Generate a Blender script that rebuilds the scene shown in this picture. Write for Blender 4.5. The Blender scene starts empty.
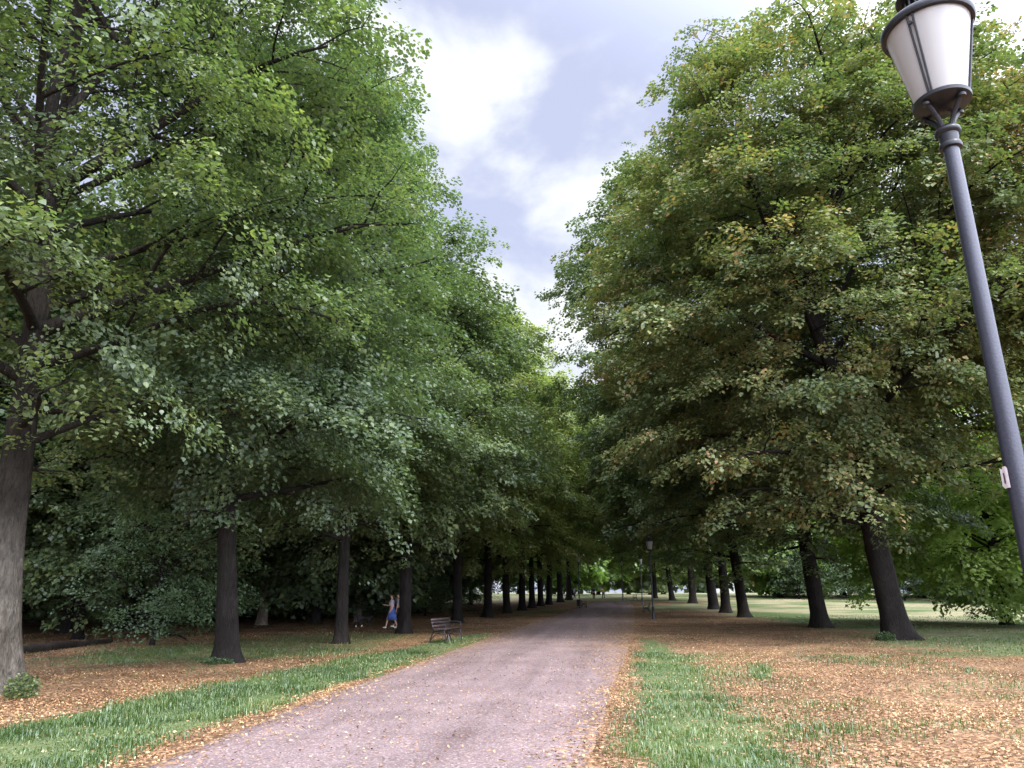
import bpy, bmesh, math, random
import numpy as np
from mathutils import Vector, Matrix

R = math.radians
SC = bpy.context.scene
COL = SC.collection
rng = np.random.default_rng(11)
random.seed(5)

# ------------------------------------------------------------------ camera model
FPX, PITCH, EYE = 715.0, math.atan(211/715.0), 1.6
YAW = R(7.49)          # camera points this far to the left of the path's direction (+Y)

def hgt(x, y):
    """ground height: flat near, gently rising far away"""
    x = np.asarray(x, float); y = np.asarray(y, float)
    d = np.clip(y-45, 0, 75)
    z = 0.00027*d*d + np.clip(y-120, 0, 400)*0.004
    side = np.clip((np.abs(x+1)-6)/10, 0, 1)
    z = z + side*0.05*(np.sin(x*0.23+1.3)*np.cos(y*0.19)+0.5*np.sin(x*0.61+y*0.47))
    return z

def ray(px, py):
    v = np.array([px-512.0, 384.0-py, FPX])
    up = v[1]*math.cos(PITCH)+v[2]*math.sin(PITCH)
    fw = v[2]*math.cos(PITCH)-v[1]*math.sin(PITCH)
    x = v[0]*math.cos(YAW)-fw*math.sin(YAW)
    y = v[0]*math.sin(YAW)+fw*math.cos(YAW)
    d = np.array([x, y, up]); return d/np.linalg.norm(d)

def P(px, py):
    """where the ray through a photo pixel meets the ground"""
    d = ray(px, py); t = 1.0
    while t < 3000:
        q = d*t
        if EYE+q[2] <= hgt(q[0], q[1]): break
        t *= 1.004
    return float(q[0]), float(q[1])

def tag(o, label=None, cat=None, group=None, kind=None):
    if label: o['label'] = label
    if cat: o['category'] = cat
    if group: o['group'] = group
    if kind: o['kind'] = kind
    return o

def empty(name, loc, rz=0.0):
    o = bpy.data.objects.new(name, None); COL.objects.link(o)
    o.location = loc; o.rotation_euler = (0, 0, rz); o.empty_display_size = 0.2
    return o

def link(name, me, mat=None, parent=None):
    o = bpy.data.objects.new(name, me); COL.objects.link(o)
    if mat: me.materials.clear(); me.materials.append(mat)
    if parent: o.parent = parent
    return o

def np_mesh(name, V, F, smooth=False, attrs=None):
    """V (n,3); F (m,k) constant-size faces or list of such arrays"""
    me = bpy.data.meshes.new(name)
    Fs = F if isinstance(F, list) else [F]
    Fs = [f for f in Fs if len(f)]
    loops = np.concatenate([f.reshape(-1) for f in Fs]).astype(np.int32)
    sizes = np.concatenate([np.full(len(f), f.shape[1]) for f in Fs])
    starts = np.concatenate([[0], np.cumsum(sizes)[:-1]]).astype(np.int32)
    me.vertices.add(len(V)); me.vertices.foreach_set('co', np.ascontiguousarray(V, np.float32).reshape(-1))
    me.loops.add(len(loops)); me.loops.foreach_set('vertex_index', loops)
    me.polygons.add(len(starts)); me.polygons.foreach_set('loop_start', starts)
    if smooth: me.polygons.foreach_set('use_smooth', np.ones(len(starts), bool))
    for k, a in (attrs or {}).items():
        at = me.attributes.new(k, 'FLOAT', 'POINT'); at.data.foreach_set('value', np.ascontiguousarray(a, np.float32))
    me.update(calc_edges=True)
    return me

class MB:
    """collects boxes, tubes and lathes into one mesh"""
    def __init__(s): s.V = []; s.F = {3: [], 4: []}; s.n = 0
    def add(s, V, F):
        V = np.asarray(V, float); s.V.append(V)
        for f in F: s.F[len(f)].append(tuple(i+s.n for i in f))
        s.n += len(V); return s
    def box(s, c, size, rot=None):
        h = np.array(size)/2
        v = np.array([[x, y, z] for x in (-1, 1) for y in (-1, 1) for z in (-1, 1)])*h
        if rot is not None: v = v@np.array(rot.to_matrix() if hasattr(rot, 'to_matrix') else rot).T
        return s.add(v+np.array(c), [(0, 1, 3, 2), (4, 6, 7, 5), (0, 4, 5, 1), (2, 3, 7, 6), (0, 2, 6, 4), (1, 5, 7, 3)])
    def tube(s, pts, rad, k=8, caps=True):
        pts = np.asarray(pts, float); n = len(pts); rad = np.broadcast_to(np.asarray(rad, float), (n,))
        V, F = tube_arr(pts, rad, k)
        s.add(V, [tuple(f) for f in F])
        if caps:
            for e, idx in ((0, list(range(k))[::-1]), (n-1, list(range(k)))):
                ring = [V[e*k+i] for i in idx]
                s.add(np.array(ring+[pts[e]]), [(i, (i+1) % k, k) for i in range(k)])
        return s
    def lathe(s, prof, k=32, c=(0, 0, 0)):
        a = np.linspace(0, 2*np.pi, k, endpoint=False)
        V = np.array([[r*np.cos(t), r*np.sin(t), z] for r, z in prof for t in a])+np.array(c)
        F = [(i*k+j, i*k+(j+1) % k, (i+1)*k+(j+1) % k, (i+1)*k+j) for i in range(len(prof)-1) for j in range(k)]
        return s.add(V, F)
    def build(s, name, mat, parent=None, smooth=False):
        V = np.concatenate(s.V)
        F = [np.array(f) for f in s.F.values() if f]
        me = np_mesh(name, V, F, smooth)
        o = link(name, me, mat, parent)
        if smooth:
            me.set_sharp_from_angle(angle=R(40))
        return o

def tube_arr(pts, rad, k):
    n = len(pts)
    t = np.gradient(pts, axis=0); t /= np.linalg.norm(t, axis=1)[:, None]+1e-9
    ref = np.array([0, 0, 1.0]) if abs(t[0][2]) < 0.9 else np.array([1.0, 0, 0])
    u = np.cross(t, ref); u /= np.linalg.norm(u, axis=1)[:, None]+1e-9
    w = np.cross(t, u)
    a = np.linspace(0, 2*np.pi, k, endpoint=False)
    V = pts[:, None, :]+rad[:, None, None]*(np.cos(a)[None, :, None]*u[:, None, :]+np.sin(a)[None, :, None]*w[:, None, :])
    i = np.arange(n-1)[:, None]*k; j = np.arange(k)[None, :]; jn = (j+1) % k
    F = np.stack([i+j, i+k+j, i+k+jn, i+jn], -1).reshape(-1, 4)
    return V.reshape(-1, 3), F

# ------------------------------------------------------------------ materials
def mat(name):
    m = bpy.data.materials.new(name); m.use_nodes = True
    nt = m.node_tree; nt.nodes.clear()
    out = nt.nodes.new('ShaderNodeOutputMaterial')
    return m, nt, out

def nd(nt, t, **kw):
    n = nt.nodes.new(t)
    for k, v in kw.items():
        if k.startswith('i_'):
            key = k[2:]
            key = int(key) if key.isdigit() else key.replace('_', ' ')
            n.inputs[key].default_value = v
        else: setattr(n, k, v)
    return n

def ramp(nt, stops, src=None, interp='LINEAR'):
    r = nt.nodes.new('ShaderNodeValToRGB'); r.color_ramp.interpolation = interp
    e = r.color_ramp.elements
    while len(e) < len(stops): e.new(0.5)
    for el, (p, c) in zip(e, stops):
        el.position = p; el.color = (c[0], c[1], c[2], 1) if len(c) == 3 else c
    if src is not None: nt.links.new(src, r.inputs[0])
    return r

def simple(name, col, rough=0.5, metal=0.0, spec=0.5, bump=0.0, scale=40.0, var=0.15):
    m, nt, out = mat(name)
    b = nd(nt, 'ShaderNodeBsdfPrincipled', i_Roughness=rough, i_Metallic=metal)
    b.inputs['Specular IOR Level'].default_value = spec
    tc = nd(nt, 'ShaderNodeTexCoord')
    n = nd(nt, 'ShaderNodeTexNoise', i_Scale=scale, i_Detail=5.0)
    nt.links.new(tc.outputs['Object'], n.inputs['Vector'])
    r = ramp(nt, [(0.3, [c*(1-var) for c in col]), (0.7, [min(1, c*(1+var)) for c in col])], n.outputs['Fac'])
    nt.links.new(r.outputs[0], b.inputs['Base Color'])
    if bump:
        bp = nd(nt, 'ShaderNodeBump', i_Strength=bump, i_Distance=0.01)
        nt.links.new(n.outputs['Fac'], bp.inputs['Height']); nt.links.new(bp.outputs[0], b.inputs['Normal'])
    nt.links.new(b.outputs[0], out.inputs[0])
    return m

def leaf_mat(name, stops, trans=0.35, gloss=0.035, jitter=0.25):
    m, nt, out = mat(name)
    at = nd(nt, 'ShaderNodeAttribute', attribute_name='tint')
    oi = nd(nt, 'ShaderNodeObjectInfo')
    ma = nd(nt, 'ShaderNodeMath', operation='MULTIPLY_ADD'); ma.inputs[1].default_value = jitter; ma.inputs[2].default_value = -jitter/2
    nt.links.new(oi.outputs['Random'], ma.inputs[0])
    ad = nd(nt, 'ShaderNodeMath', operation='ADD'); nt.links.new(ma.outputs[0], ad.inputs[0]); nt.links.new(at.outputs['Fac'], ad.inputs[1])
    r = ramp(nt, stops, ad.outputs[0])
    d = nd(nt, 'ShaderNodeBsdfDiffuse'); t = nd(nt, 'ShaderNodeBsdfTranslucent')
    nt.links.new(r.outputs[0], d.inputs[0])
    hs = nd(nt, 'ShaderNodeMixRGB', blend_type='MULTIPLY'); hs.inputs[0].default_value = 1.0; hs.inputs[2].default_value = (1.2, 1.45, 0.65, 1)
    nt.links.new(r.outputs[0], hs.inputs[1]); nt.links.new(hs.outputs[0], t.inputs[0])
    mx = nd(nt, 'ShaderNodeMixShader', i_0=trans)
    nt.links.new(d.outputs[0], mx.inputs[1]); nt.links.new(t.outputs[0], mx.inputs[2])
    g = nd(nt, 'ShaderNodeBsdfGlossy', i_Roughness=0.42); g.inputs[0].default_value = (0.85, 0.9, 0.95, 1)
    mx2 = nd(nt, 'ShaderNodeMixShader', i_0=gloss)
    nt.links.new(mx.outputs[0], mx2.inputs[1]); nt.links.new(g.outputs[0], mx2.inputs[2])
    nt.links.new(mx2.outputs[0], out.inputs[0])
    return m

def bark_mat(name, c0, c1, pale_to=None):
    m, nt, out = mat(name)
    tc = nd(nt, 'ShaderNodeTexCoord'); mp = nd(nt, 'ShaderNodeMapping'); mp.inputs['Scale'].default_value = (1, 1, 0.24)
    nt.links.new(tc.outputs['Object'], mp.inputs[0])
    n = nd(nt, 'ShaderNodeTexNoise', i_Scale=16.0, i_Detail=10.0, i_Roughness=0.72, i_Distortion=0.6)
    nt.links.new(mp.outputs[0], n.inputs['Vector'])
    v = nd(nt, 'ShaderNodeTexVoronoi', i_Scale=22.0, feature='DISTANCE_TO_EDGE'); nt.links.new(mp.outputs[0], v.inputs['Vector'])
    n2 = nd(nt, 'ShaderNodeTexNoise', i_Scale=1.6, i_Detail=4.0); nt.links.new(tc.outputs['Object'], n2.inputs['Vector'])
    r = ramp(nt, [(0.32, c0), (0.68, c1)], n.outputs['Fac'])
    r2 = ramp(nt, [(0.38, (0.75, 0.72, 0.66)), (0.65, (1.25, 1.25, 1.2))], n2.outputs['Fac'])
    mm = nd(nt, 'ShaderNodeMixRGB', blend_type='MULTIPLY'); mm.inputs[0].default_value = 1
    nt.links.new(r.outputs[0], mm.inputs[1]); nt.links.new(r2.outputs[0], mm.inputs[2])
    b = nd(nt, 'ShaderNodeBsdfPrincipled', i_Roughness=0.9); b.inputs['Specular IOR Level'].default_value = 0.2
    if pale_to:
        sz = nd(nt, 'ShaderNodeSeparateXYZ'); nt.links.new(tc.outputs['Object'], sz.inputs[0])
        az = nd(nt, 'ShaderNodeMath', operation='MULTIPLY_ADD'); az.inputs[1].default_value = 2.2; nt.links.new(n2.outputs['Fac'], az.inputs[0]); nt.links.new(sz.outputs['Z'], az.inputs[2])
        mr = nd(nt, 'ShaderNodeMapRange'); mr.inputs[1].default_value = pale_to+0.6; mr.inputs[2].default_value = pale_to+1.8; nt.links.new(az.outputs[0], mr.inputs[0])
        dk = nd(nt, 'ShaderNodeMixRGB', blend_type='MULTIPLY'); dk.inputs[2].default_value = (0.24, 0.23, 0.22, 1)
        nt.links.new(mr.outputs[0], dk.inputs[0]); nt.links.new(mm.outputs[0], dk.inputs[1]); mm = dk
    nt.links.new(mm.outputs[0], b.inputs['Base Color'])
    s = nd(nt, 'ShaderNodeMath', operation='MULTIPLY_ADD'); s.inputs[1].default_value = 0.6
    nt.links.new(v.outputs['Distance'], s.inputs[0]); nt.links.new(n.outputs['Fac'], s.inputs[2])
    bp = nd(nt, 'ShaderNodeBump', i_Strength=1.0, i_Distance=0.07); nt.links.new(s.outputs[0], bp.inputs['Height'])
    nt.links.new(bp.outputs[0], b.inputs['Normal'])
    nt.links.new(b.outputs[0], out.inputs[0])
    return m

GREEN = [(0.0, (0.056, 0.083, 0.054)), (0.35, (0.090, 0.128, 0.067)), (0.65, (0.144, 0.187, 0.076)), (1.0, (0.268, 0.283, 0.103))]
OLIVE = [(0.0, (0.055, 0.078, 0.052)), (0.35, (0.088, 0.120, 0.063)), (0.62, (0.140, 0.177, 0.071)), (0.82, (0.219, 0.218, 0.086)), (1.0, (0.350, 0.212, 0.103))]
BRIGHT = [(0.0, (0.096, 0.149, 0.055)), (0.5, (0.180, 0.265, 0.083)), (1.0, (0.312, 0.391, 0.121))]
DARKG = [(0.0, (0.052, 0.078, 0.047)), (0.5, (0.085, 0.130, 0.062)), (1.0, (0.143, 0.195, 0.081))]
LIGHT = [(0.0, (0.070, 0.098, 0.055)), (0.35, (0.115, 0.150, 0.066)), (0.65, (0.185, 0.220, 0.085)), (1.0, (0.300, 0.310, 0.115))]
M = dict(
    lightleaf=leaf_mat('sunny_linden_leaf', LIGHT, 0.42, 0.03),  # linden leaf made lighter and yellower: sunlight put into the colour
    leaf=leaf_mat('linden_leaf', GREEN, 0.38), olive=leaf_mat('maple_leaf', OLIVE, 0.33),
    bright=leaf_mat('bright_leaf', BRIGHT, 0.5), dark=leaf_mat('undergrowth_leaf', DARKG, 0.3),
    bark=bark_mat('bark_dark', (0.006, 0.0055, 0.005), (0.026, 0.021, 0.019)),
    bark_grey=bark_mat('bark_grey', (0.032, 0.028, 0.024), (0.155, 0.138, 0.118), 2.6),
    bark_pale=bark_mat('bark_pale', (0.08, 0.065, 0.055), (0.24, 0.20, 0.17)),
    iron=simple('black_iron', (0.018, 0.019, 0.024), 0.38, 0.3, 0.5, 0.1, 60),
    pole=simple('painted_pole', (0.030, 0.031, 0.046), 0.32, 0.2, 0.6, 0.15, 90, 0.25),
    wood=simple('bench_wood', (0.032, 0.021, 0.022), 0.6, 0, 0.4, 0.3, 30, 0.3),
    logw=bark_mat('log_bark', (0.018, 0.014, 0.011), (0.06, 0.048, 0.04)),
    skin=simple('skin', (0.50, 0.30, 0.22), 0.55), hair=simple('hair', (0.045, 0.02, 0.015), 0.6),
    hairb=simple('hair_fair', (0.22, 0.13, 0.08), 0.6),
    lilac=simple('lilac_cotton', (0.50, 0.42, 0.55), 0.85), denim=simple('blue_denim', (0.06, 0.11, 0.36), 0.85),
    white=simple('white_leather', (0.80, 0.78, 0.78), 0.5), navy=simple('navy_cloth', (0.03, 0.035, 0.09), 0.85),
    grey=simple('grey_cloth', (0.22, 0.22, 0.26), 0.85), black=simple('black_cloth', (0.015, 0.015, 0.017), 0.8),
    yellow=simple('yellow_shirt', (0.75, 0.62, 0.10), 0.8), blue=simple('pale_blue_shirt', (0.35, 0.42, 0.62), 0.8),
    red=simple('red_shirt', (0.35, 0.06, 0.05), 0.8), khaki=simple('khaki_cloth', (0.35, 0.27, 0.18), 0.8),
    fur=simple('black_fur', (0.014, 0.012, 0.012), 0.8, bump=0.5), fur_white=simple('white_fur', (0.6, 0.55, 0.5), 0.8),
    paper=simple('sticker_paper', (0.72, 0.66, 0.68), 0.6), ink=simple('sticker_ink', (0.10, 0.05, 0.09), 0.6),
)

def glass_mat():
    m, nt, out = mat('opal_glass')
    b = nd(nt, 'ShaderNodeBsdfPrincipled', i_Roughness=0.16)
    b.inputs['Base Color'].default_value = (0.62, 0.61, 0.60, 1)
    b.inputs['Coat Weight'].default_value = 0.4; b.inputs['Coat Roughness'].default_value = 0.05
    t = nd(nt, 'ShaderNodeBsdfTranslucent'); t.inputs[0].default_value = (0.72, 0.70, 0.69, 1)
    mx = nd(nt, 'ShaderNodeMixShader', i_0=0.5)
    nt.links.new(b.outputs[0], mx.inputs[1]); nt.links.new(t.outputs[0], mx.inputs[2]); nt.links.new(mx.outputs[0], out.inputs[0])
    return m
M['glass'] = glass_mat()

# ------------------------------------------------------------------ value noise in numpy
_tab = np.random.default_rng(3).random((256, 256))
def vnoise(x, y, s):
    x = np.asarray(x)/s+100; y = np.asarray(y)/s+100
    xi = np.floor(x).astype(int); yi = np.floor(y).astype(int); fx = x-xi; fy = y-yi
    fx = fx*fx*(3-2*fx); fy = fy*fy*(3-2*fy)
    a = _tab[xi % 256, yi % 256]; b = _tab[(xi+1) % 256, yi % 256]; c = _tab[xi % 256, (yi+1) % 256]; d = _tab[(xi+1) % 256, (yi+1) % 256]
    return (a*(1-fx)+b*fx)*(1-fy)+(c*(1-fx)+d*fx)*fy
def fbm(x, y, s): return (vnoise(x, y, s)*0.5+vnoise(x, y, s/2.1)*0.3+vnoise(x, y, s/4.3)*0.2)

def inpoly(x, y, poly):
    inside = np.zeros(x.shape, bool); n = len(poly); j = n-1
    for i in range(n):
        xi, yi = poly[i]; xj, yj = poly[j]
        if yi != yj:
            c = ((yi > y) != (yj > y)) & (x < (xj-xi)*(y-yi)/(yj-yi)+xi)
            inside ^= c
        j = i
    return inside

# path edges, near to far
LEFT = [(-260, 900), (150, 762), (235, 728), (310, 699), (390, 671), (450, 650), (500, 632), (540, 620), (566, 611), (586, 604.5), (600, 601)]
RIGHT = [(588, 1000), (602, 768), (611, 730), (621, 690), (629, 665), (634, 647), (637, 634), (638, 621), (637, 612), (635, 606), (630, 601.5)]
def edge(pts):
    w = [P(*p) for p in pts]
    w.sort(key=lambda q: q[1])
    ys = np.array([q[1] for q in w]); xs = np.array([q[0] for q in w])
    return xs, ys
LX, LY = edge(LEFT); RX, RY = edge(RIGHT)
def path_l(y): return np.interp(y, LY, LX)
def path_r(y): return np.interp(y, RY, RX)

GP = [
    ([(-300, 830), (-40, 735), (130, 703), (270, 674), (400, 650), (450, 638), (492, 633), (494, 638), (440, 656), (330, 688), (210, 724), (100, 762), (40, 790), (-120, 860)], 0.30, 1.0),
    ([(60, 657), (120, 650), (210, 641), (300, 634), (400, 633), (420, 638), (330, 655), (235, 660), (215, 662), (60, 668)], 0.8, 0.55),
    ([(612, 900), (617, 768), (627, 715), (636, 672), (640, 650), (643, 638), (662, 642), (690, 662), (722, 690), (760, 735), (800, 768), (820, 830)], 0.40, 0.78),
    ([(640, 655), (700, 652), (770, 690), (850, 768), (880, 840), (640, 900)], 0.9, 0.42),
    ([(800, 640), (900, 650), (1050, 672), (1050, 690), (900, 668), (820, 655)], 1.2, 0.3),
    ([(700, 604), (760, 601), (1200, 600), (1300, 660), (1100, 668), (1020, 662), (950, 655), (905, 646), (880, 634), (800, 624), (740, 617), (700, 611)], 2.0, 0.85),
    ([(640, 606), (700, 603), (720, 608), (660, 612), (645, 613)], 1.2, 0.7),
    ([(500, 613), (560, 607), (575, 603), (578, 606), (556, 613), (520, 617)], 1.2, 0.6),
    ([(900, 690), (1100, 680), (1100, 715), (1000, 712), (930, 700)], 1.0, 0.35),
    ([(745, 668), (775, 664), (785, 678), (760, 684)], 0.25, 0.6),
]
GPW = [([P(*p) for p in poly], jit, w) for poly, jit, w in GP]
def grass_mask(x, y):
    x = np.asarray(x, float); y = np.asarray(y, float)
    out = np.zeros(x.shape)
    jr = np.random.default_rng(2)
    for poly, jit, w in GPW:
        acc = np.zeros(x.shape)
        for k in range(10):
            a, r = jr.random()*6.28, jr.random()*jit*1.5
            nx = (vnoise(x, y, 1.1)-0.5)*jit*1.6; ny = (vnoise(y, x, 0.9)-0.5)*jit*1.6
            acc += inpoly(x+math.cos(a)*r+nx, y+math.sin(a)*r*1.5+ny, poly)
        out = np.maximum(out, acc/10*w)
    return out

LITTER = [(0.0, (0.060, 0.038, 0.024)), (0.3, (0.118, 0.072, 0.042)), (0.6, (0.205, 0.122, 0.068)), (0.85, (0.31, 0.190, 0.105)), (1.0, (0.41, 0.30, 0.185))]
# ------------------------------------------------------------------ ground
def ground():
    def axis(core0, core1, step, far0, far1):
        a = list(np.arange(core0, core1, step)); s = step; v = core1
        while v < far1: a.append(v); s *= 1.12; v += s
        a.append(far1); s = step; v = core0-step
        while v > far0: a.insert(0, v); s *= 1.12; v -= s
        a.insert(0, far0); return np.array(a)
    xs = axis(-22, 26, 0.22, -1500, 1500); ys = axis(3, 60, 0.22, -60, 3000)
    X, Y = np.meshgrid(xs, ys); x = X.ravel(); y = Y.ravel()
    on = (x > path_l(y)+0.15) & (x < path_r(y)-0.15) & (y < RY[-1])
    z = hgt(x, y)+np.where(on, 0, 0.02*(vnoise(x, y, 0.8)-0.5)+0.012)
    nx, ny = len(xs), len(ys)
    i = (np.arange(ny-1)[:, None]*nx+np.arange(nx-1)[None, :]).ravel()
    F = np.stack([i, i+1, i+1+nx, i+nx], -1)
    g = grass_mask(x, y)
    far = np.clip((y-85)/20, 0, 1); g = np.maximum(g, far*0.75)
    wild = np.clip((np.abs(x-12)-30)/10, 0, 1)*0.3; g = np.maximum(g, np.where(x > 0, wild, 0))
    me = np_mesh('ground', np.stack([x, y, z], -1), F, True, {'grass': g})
    m, nt, out = mat('park_ground')
    tc = nd(nt, 'ShaderNodeNewGeometry')
    at = nd(nt, 'ShaderNodeAttribute', attribute_name='grass')
    # litter: small cells of tan, rust and pink brown over soil
    v = nd(nt, 'ShaderNodeTexVoronoi', i_Scale=26.0); nt.links.new(tc.outputs['Position'], v.inputs['Vector'])
    sep = nd(nt, 'ShaderNodeSeparateColor'); nt.links.new(v.outputs['Color'], sep.inputs[0])
    lit = ramp(nt, LITTER, sep.outputs[0])
    n1 = nd(nt, 'ShaderNodeTexNoise', i_Scale=0.5, i_Detail=6.0); nt.links.new(tc.outputs['Position'], n1.inputs['Vector'])
    r1 = ramp(nt, [(0.35, (0.62, 0.6, 0.58)), (0.65, (1.15, 1.12, 1.1))], n1.outputs['Fac'])
    lm = nd(nt, 'ShaderNodeMixRGB', blend_type='MULTIPLY'); lm.inputs[0].default_value = 1
    nt.links.new(lit.outputs[0], lm.inputs[1]); nt.links.new(r1.outputs[0], lm.inputs[2])
    # grass: fine streaks, dry patches
    n2 = nd(nt, 'ShaderNodeTexNoise', i_Scale=28.0, i_Detail=6.0, i_Roughness=0.7); nt.links.new(tc.outputs['Position'], n2.inputs['Vector'])
    gr = ramp(nt, [(0.3, (0.028, 0.048, 0.018)), (0.5, (0.062, 0.100, 0.032)), (0.7, (0.12, 0.155, 0.058))], n2.outputs['Fac'])
    n3 = nd(nt, 'ShaderNodeTexNoise', i_Scale=0.12, i_Detail=5.0); nt.links.new(tc.outputs['Position'], n3.inputs['Vector'])
    dry = ramp(nt, [(0.38, (0, 0, 0)), (0.58, (1, 1, 1))], n3.outputs['Fac'])
    gd = nd(nt, 'ShaderNodeMixRGB'); gd.inputs[2].default_value = (0.25, 0.215, 0.13, 1)
    dm = nd(nt, 'ShaderNodeMath', operation='MULTIPLY'); dm.inputs[1].default_value = 0.8
    sy = nd(nt, 'ShaderNodeSeparateXYZ'); nt.links.new(tc.outputs['Position'], sy.inputs[0])
    yr = nd(nt, 'ShaderNodeMapRange'); yr.inputs[1].default_value = 24; yr.inputs[2].default_value = 48; yr.inputs[3].default_value = 0.22; yr.inputs[4].default_value = 0.85
    nt.links.new(sy.outputs['Y'], yr.inputs[0]); nt.links.new(yr.outputs[0], dm.inputs[1])
    nt.links.new(dry.outputs[0], dm.inputs[0]); nt.links.new(dm.outputs[0], gd.inputs[0]); nt.links.new(gr.outputs[0], gd.inputs[1])
    # blend with ragged edge
    n4 = nd(nt, 'ShaderNodeTexNoise', i_Scale=5.0, i_Detail=8.0, i_Roughness=0.75); nt.links.new(tc.outputs['Position'], n4.inputs['Vector'])
    ad = nd(nt, 'ShaderNodeMath', operation='MULTIPLY_ADD'); ad.inputs[1].default_value = 1.1
    s1 = nd(nt, 'ShaderNodeMath', operation='SUBTRACT'); s1.inputs[1].default_value = 0.55
    nt.links.new(n4.outputs['Fac'], s1.inputs[0]); nt.links.new(s1.outputs[0], ad.inputs[0]); nt.links.new(at.outputs['Fac'], ad.inputs[2])
    bl = ramp(nt, [(0.30, (0, 0, 0)), (0.55, (1, 1, 1))], ad.outputs[0])
    mx = nd(nt, 'ShaderNodeMixRGB'); nt.links.new(bl.outputs[0], mx.inputs[0]); nt.links.new(lm.outputs[0], mx.inputs[1]); nt.links.new(gd.outputs[0], mx.inputs[2])
    b = nd(nt, 'ShaderNodeBsdfPrincipled', i_Roughness=0.95); b.inputs['Specular IOR Level'].default_value = 0.1
    nt.links.new(mx.outputs[0], b.inputs['Base Color'])
    bp = nd(nt, 'ShaderNodeBump', i_Strength=0.7, i_Distance=0.03)
    nt.links.new(sep.outputs[1], bp.inputs['Height']); nt.links.new(bp.outputs[0], b.inputs['Normal'])
    nt.links.new(b.outputs[0], out.inputs[0])
    tag(link('ground', me, m), kind='structure')

def litter_on_path(x, y):
    l, r = path_l(y), path_r(y)
    far = np.clip((y-15)/14, 0, 1)
    open_ = np.clip(1-(y-55)/25, 0.25, 1)
    wr = (0.22+1.1*far)*open_; wl = (0.15+0.55*far)*open_
    return np.clip(1.05*np.exp(-np.clip(r-x, 0, 99)/wr)+1.0*np.exp(-np.clip(x-l, 0, 99)/wl), 0, 1)*(0.55+0.9*vnoise(x, y, 1.7))

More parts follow.
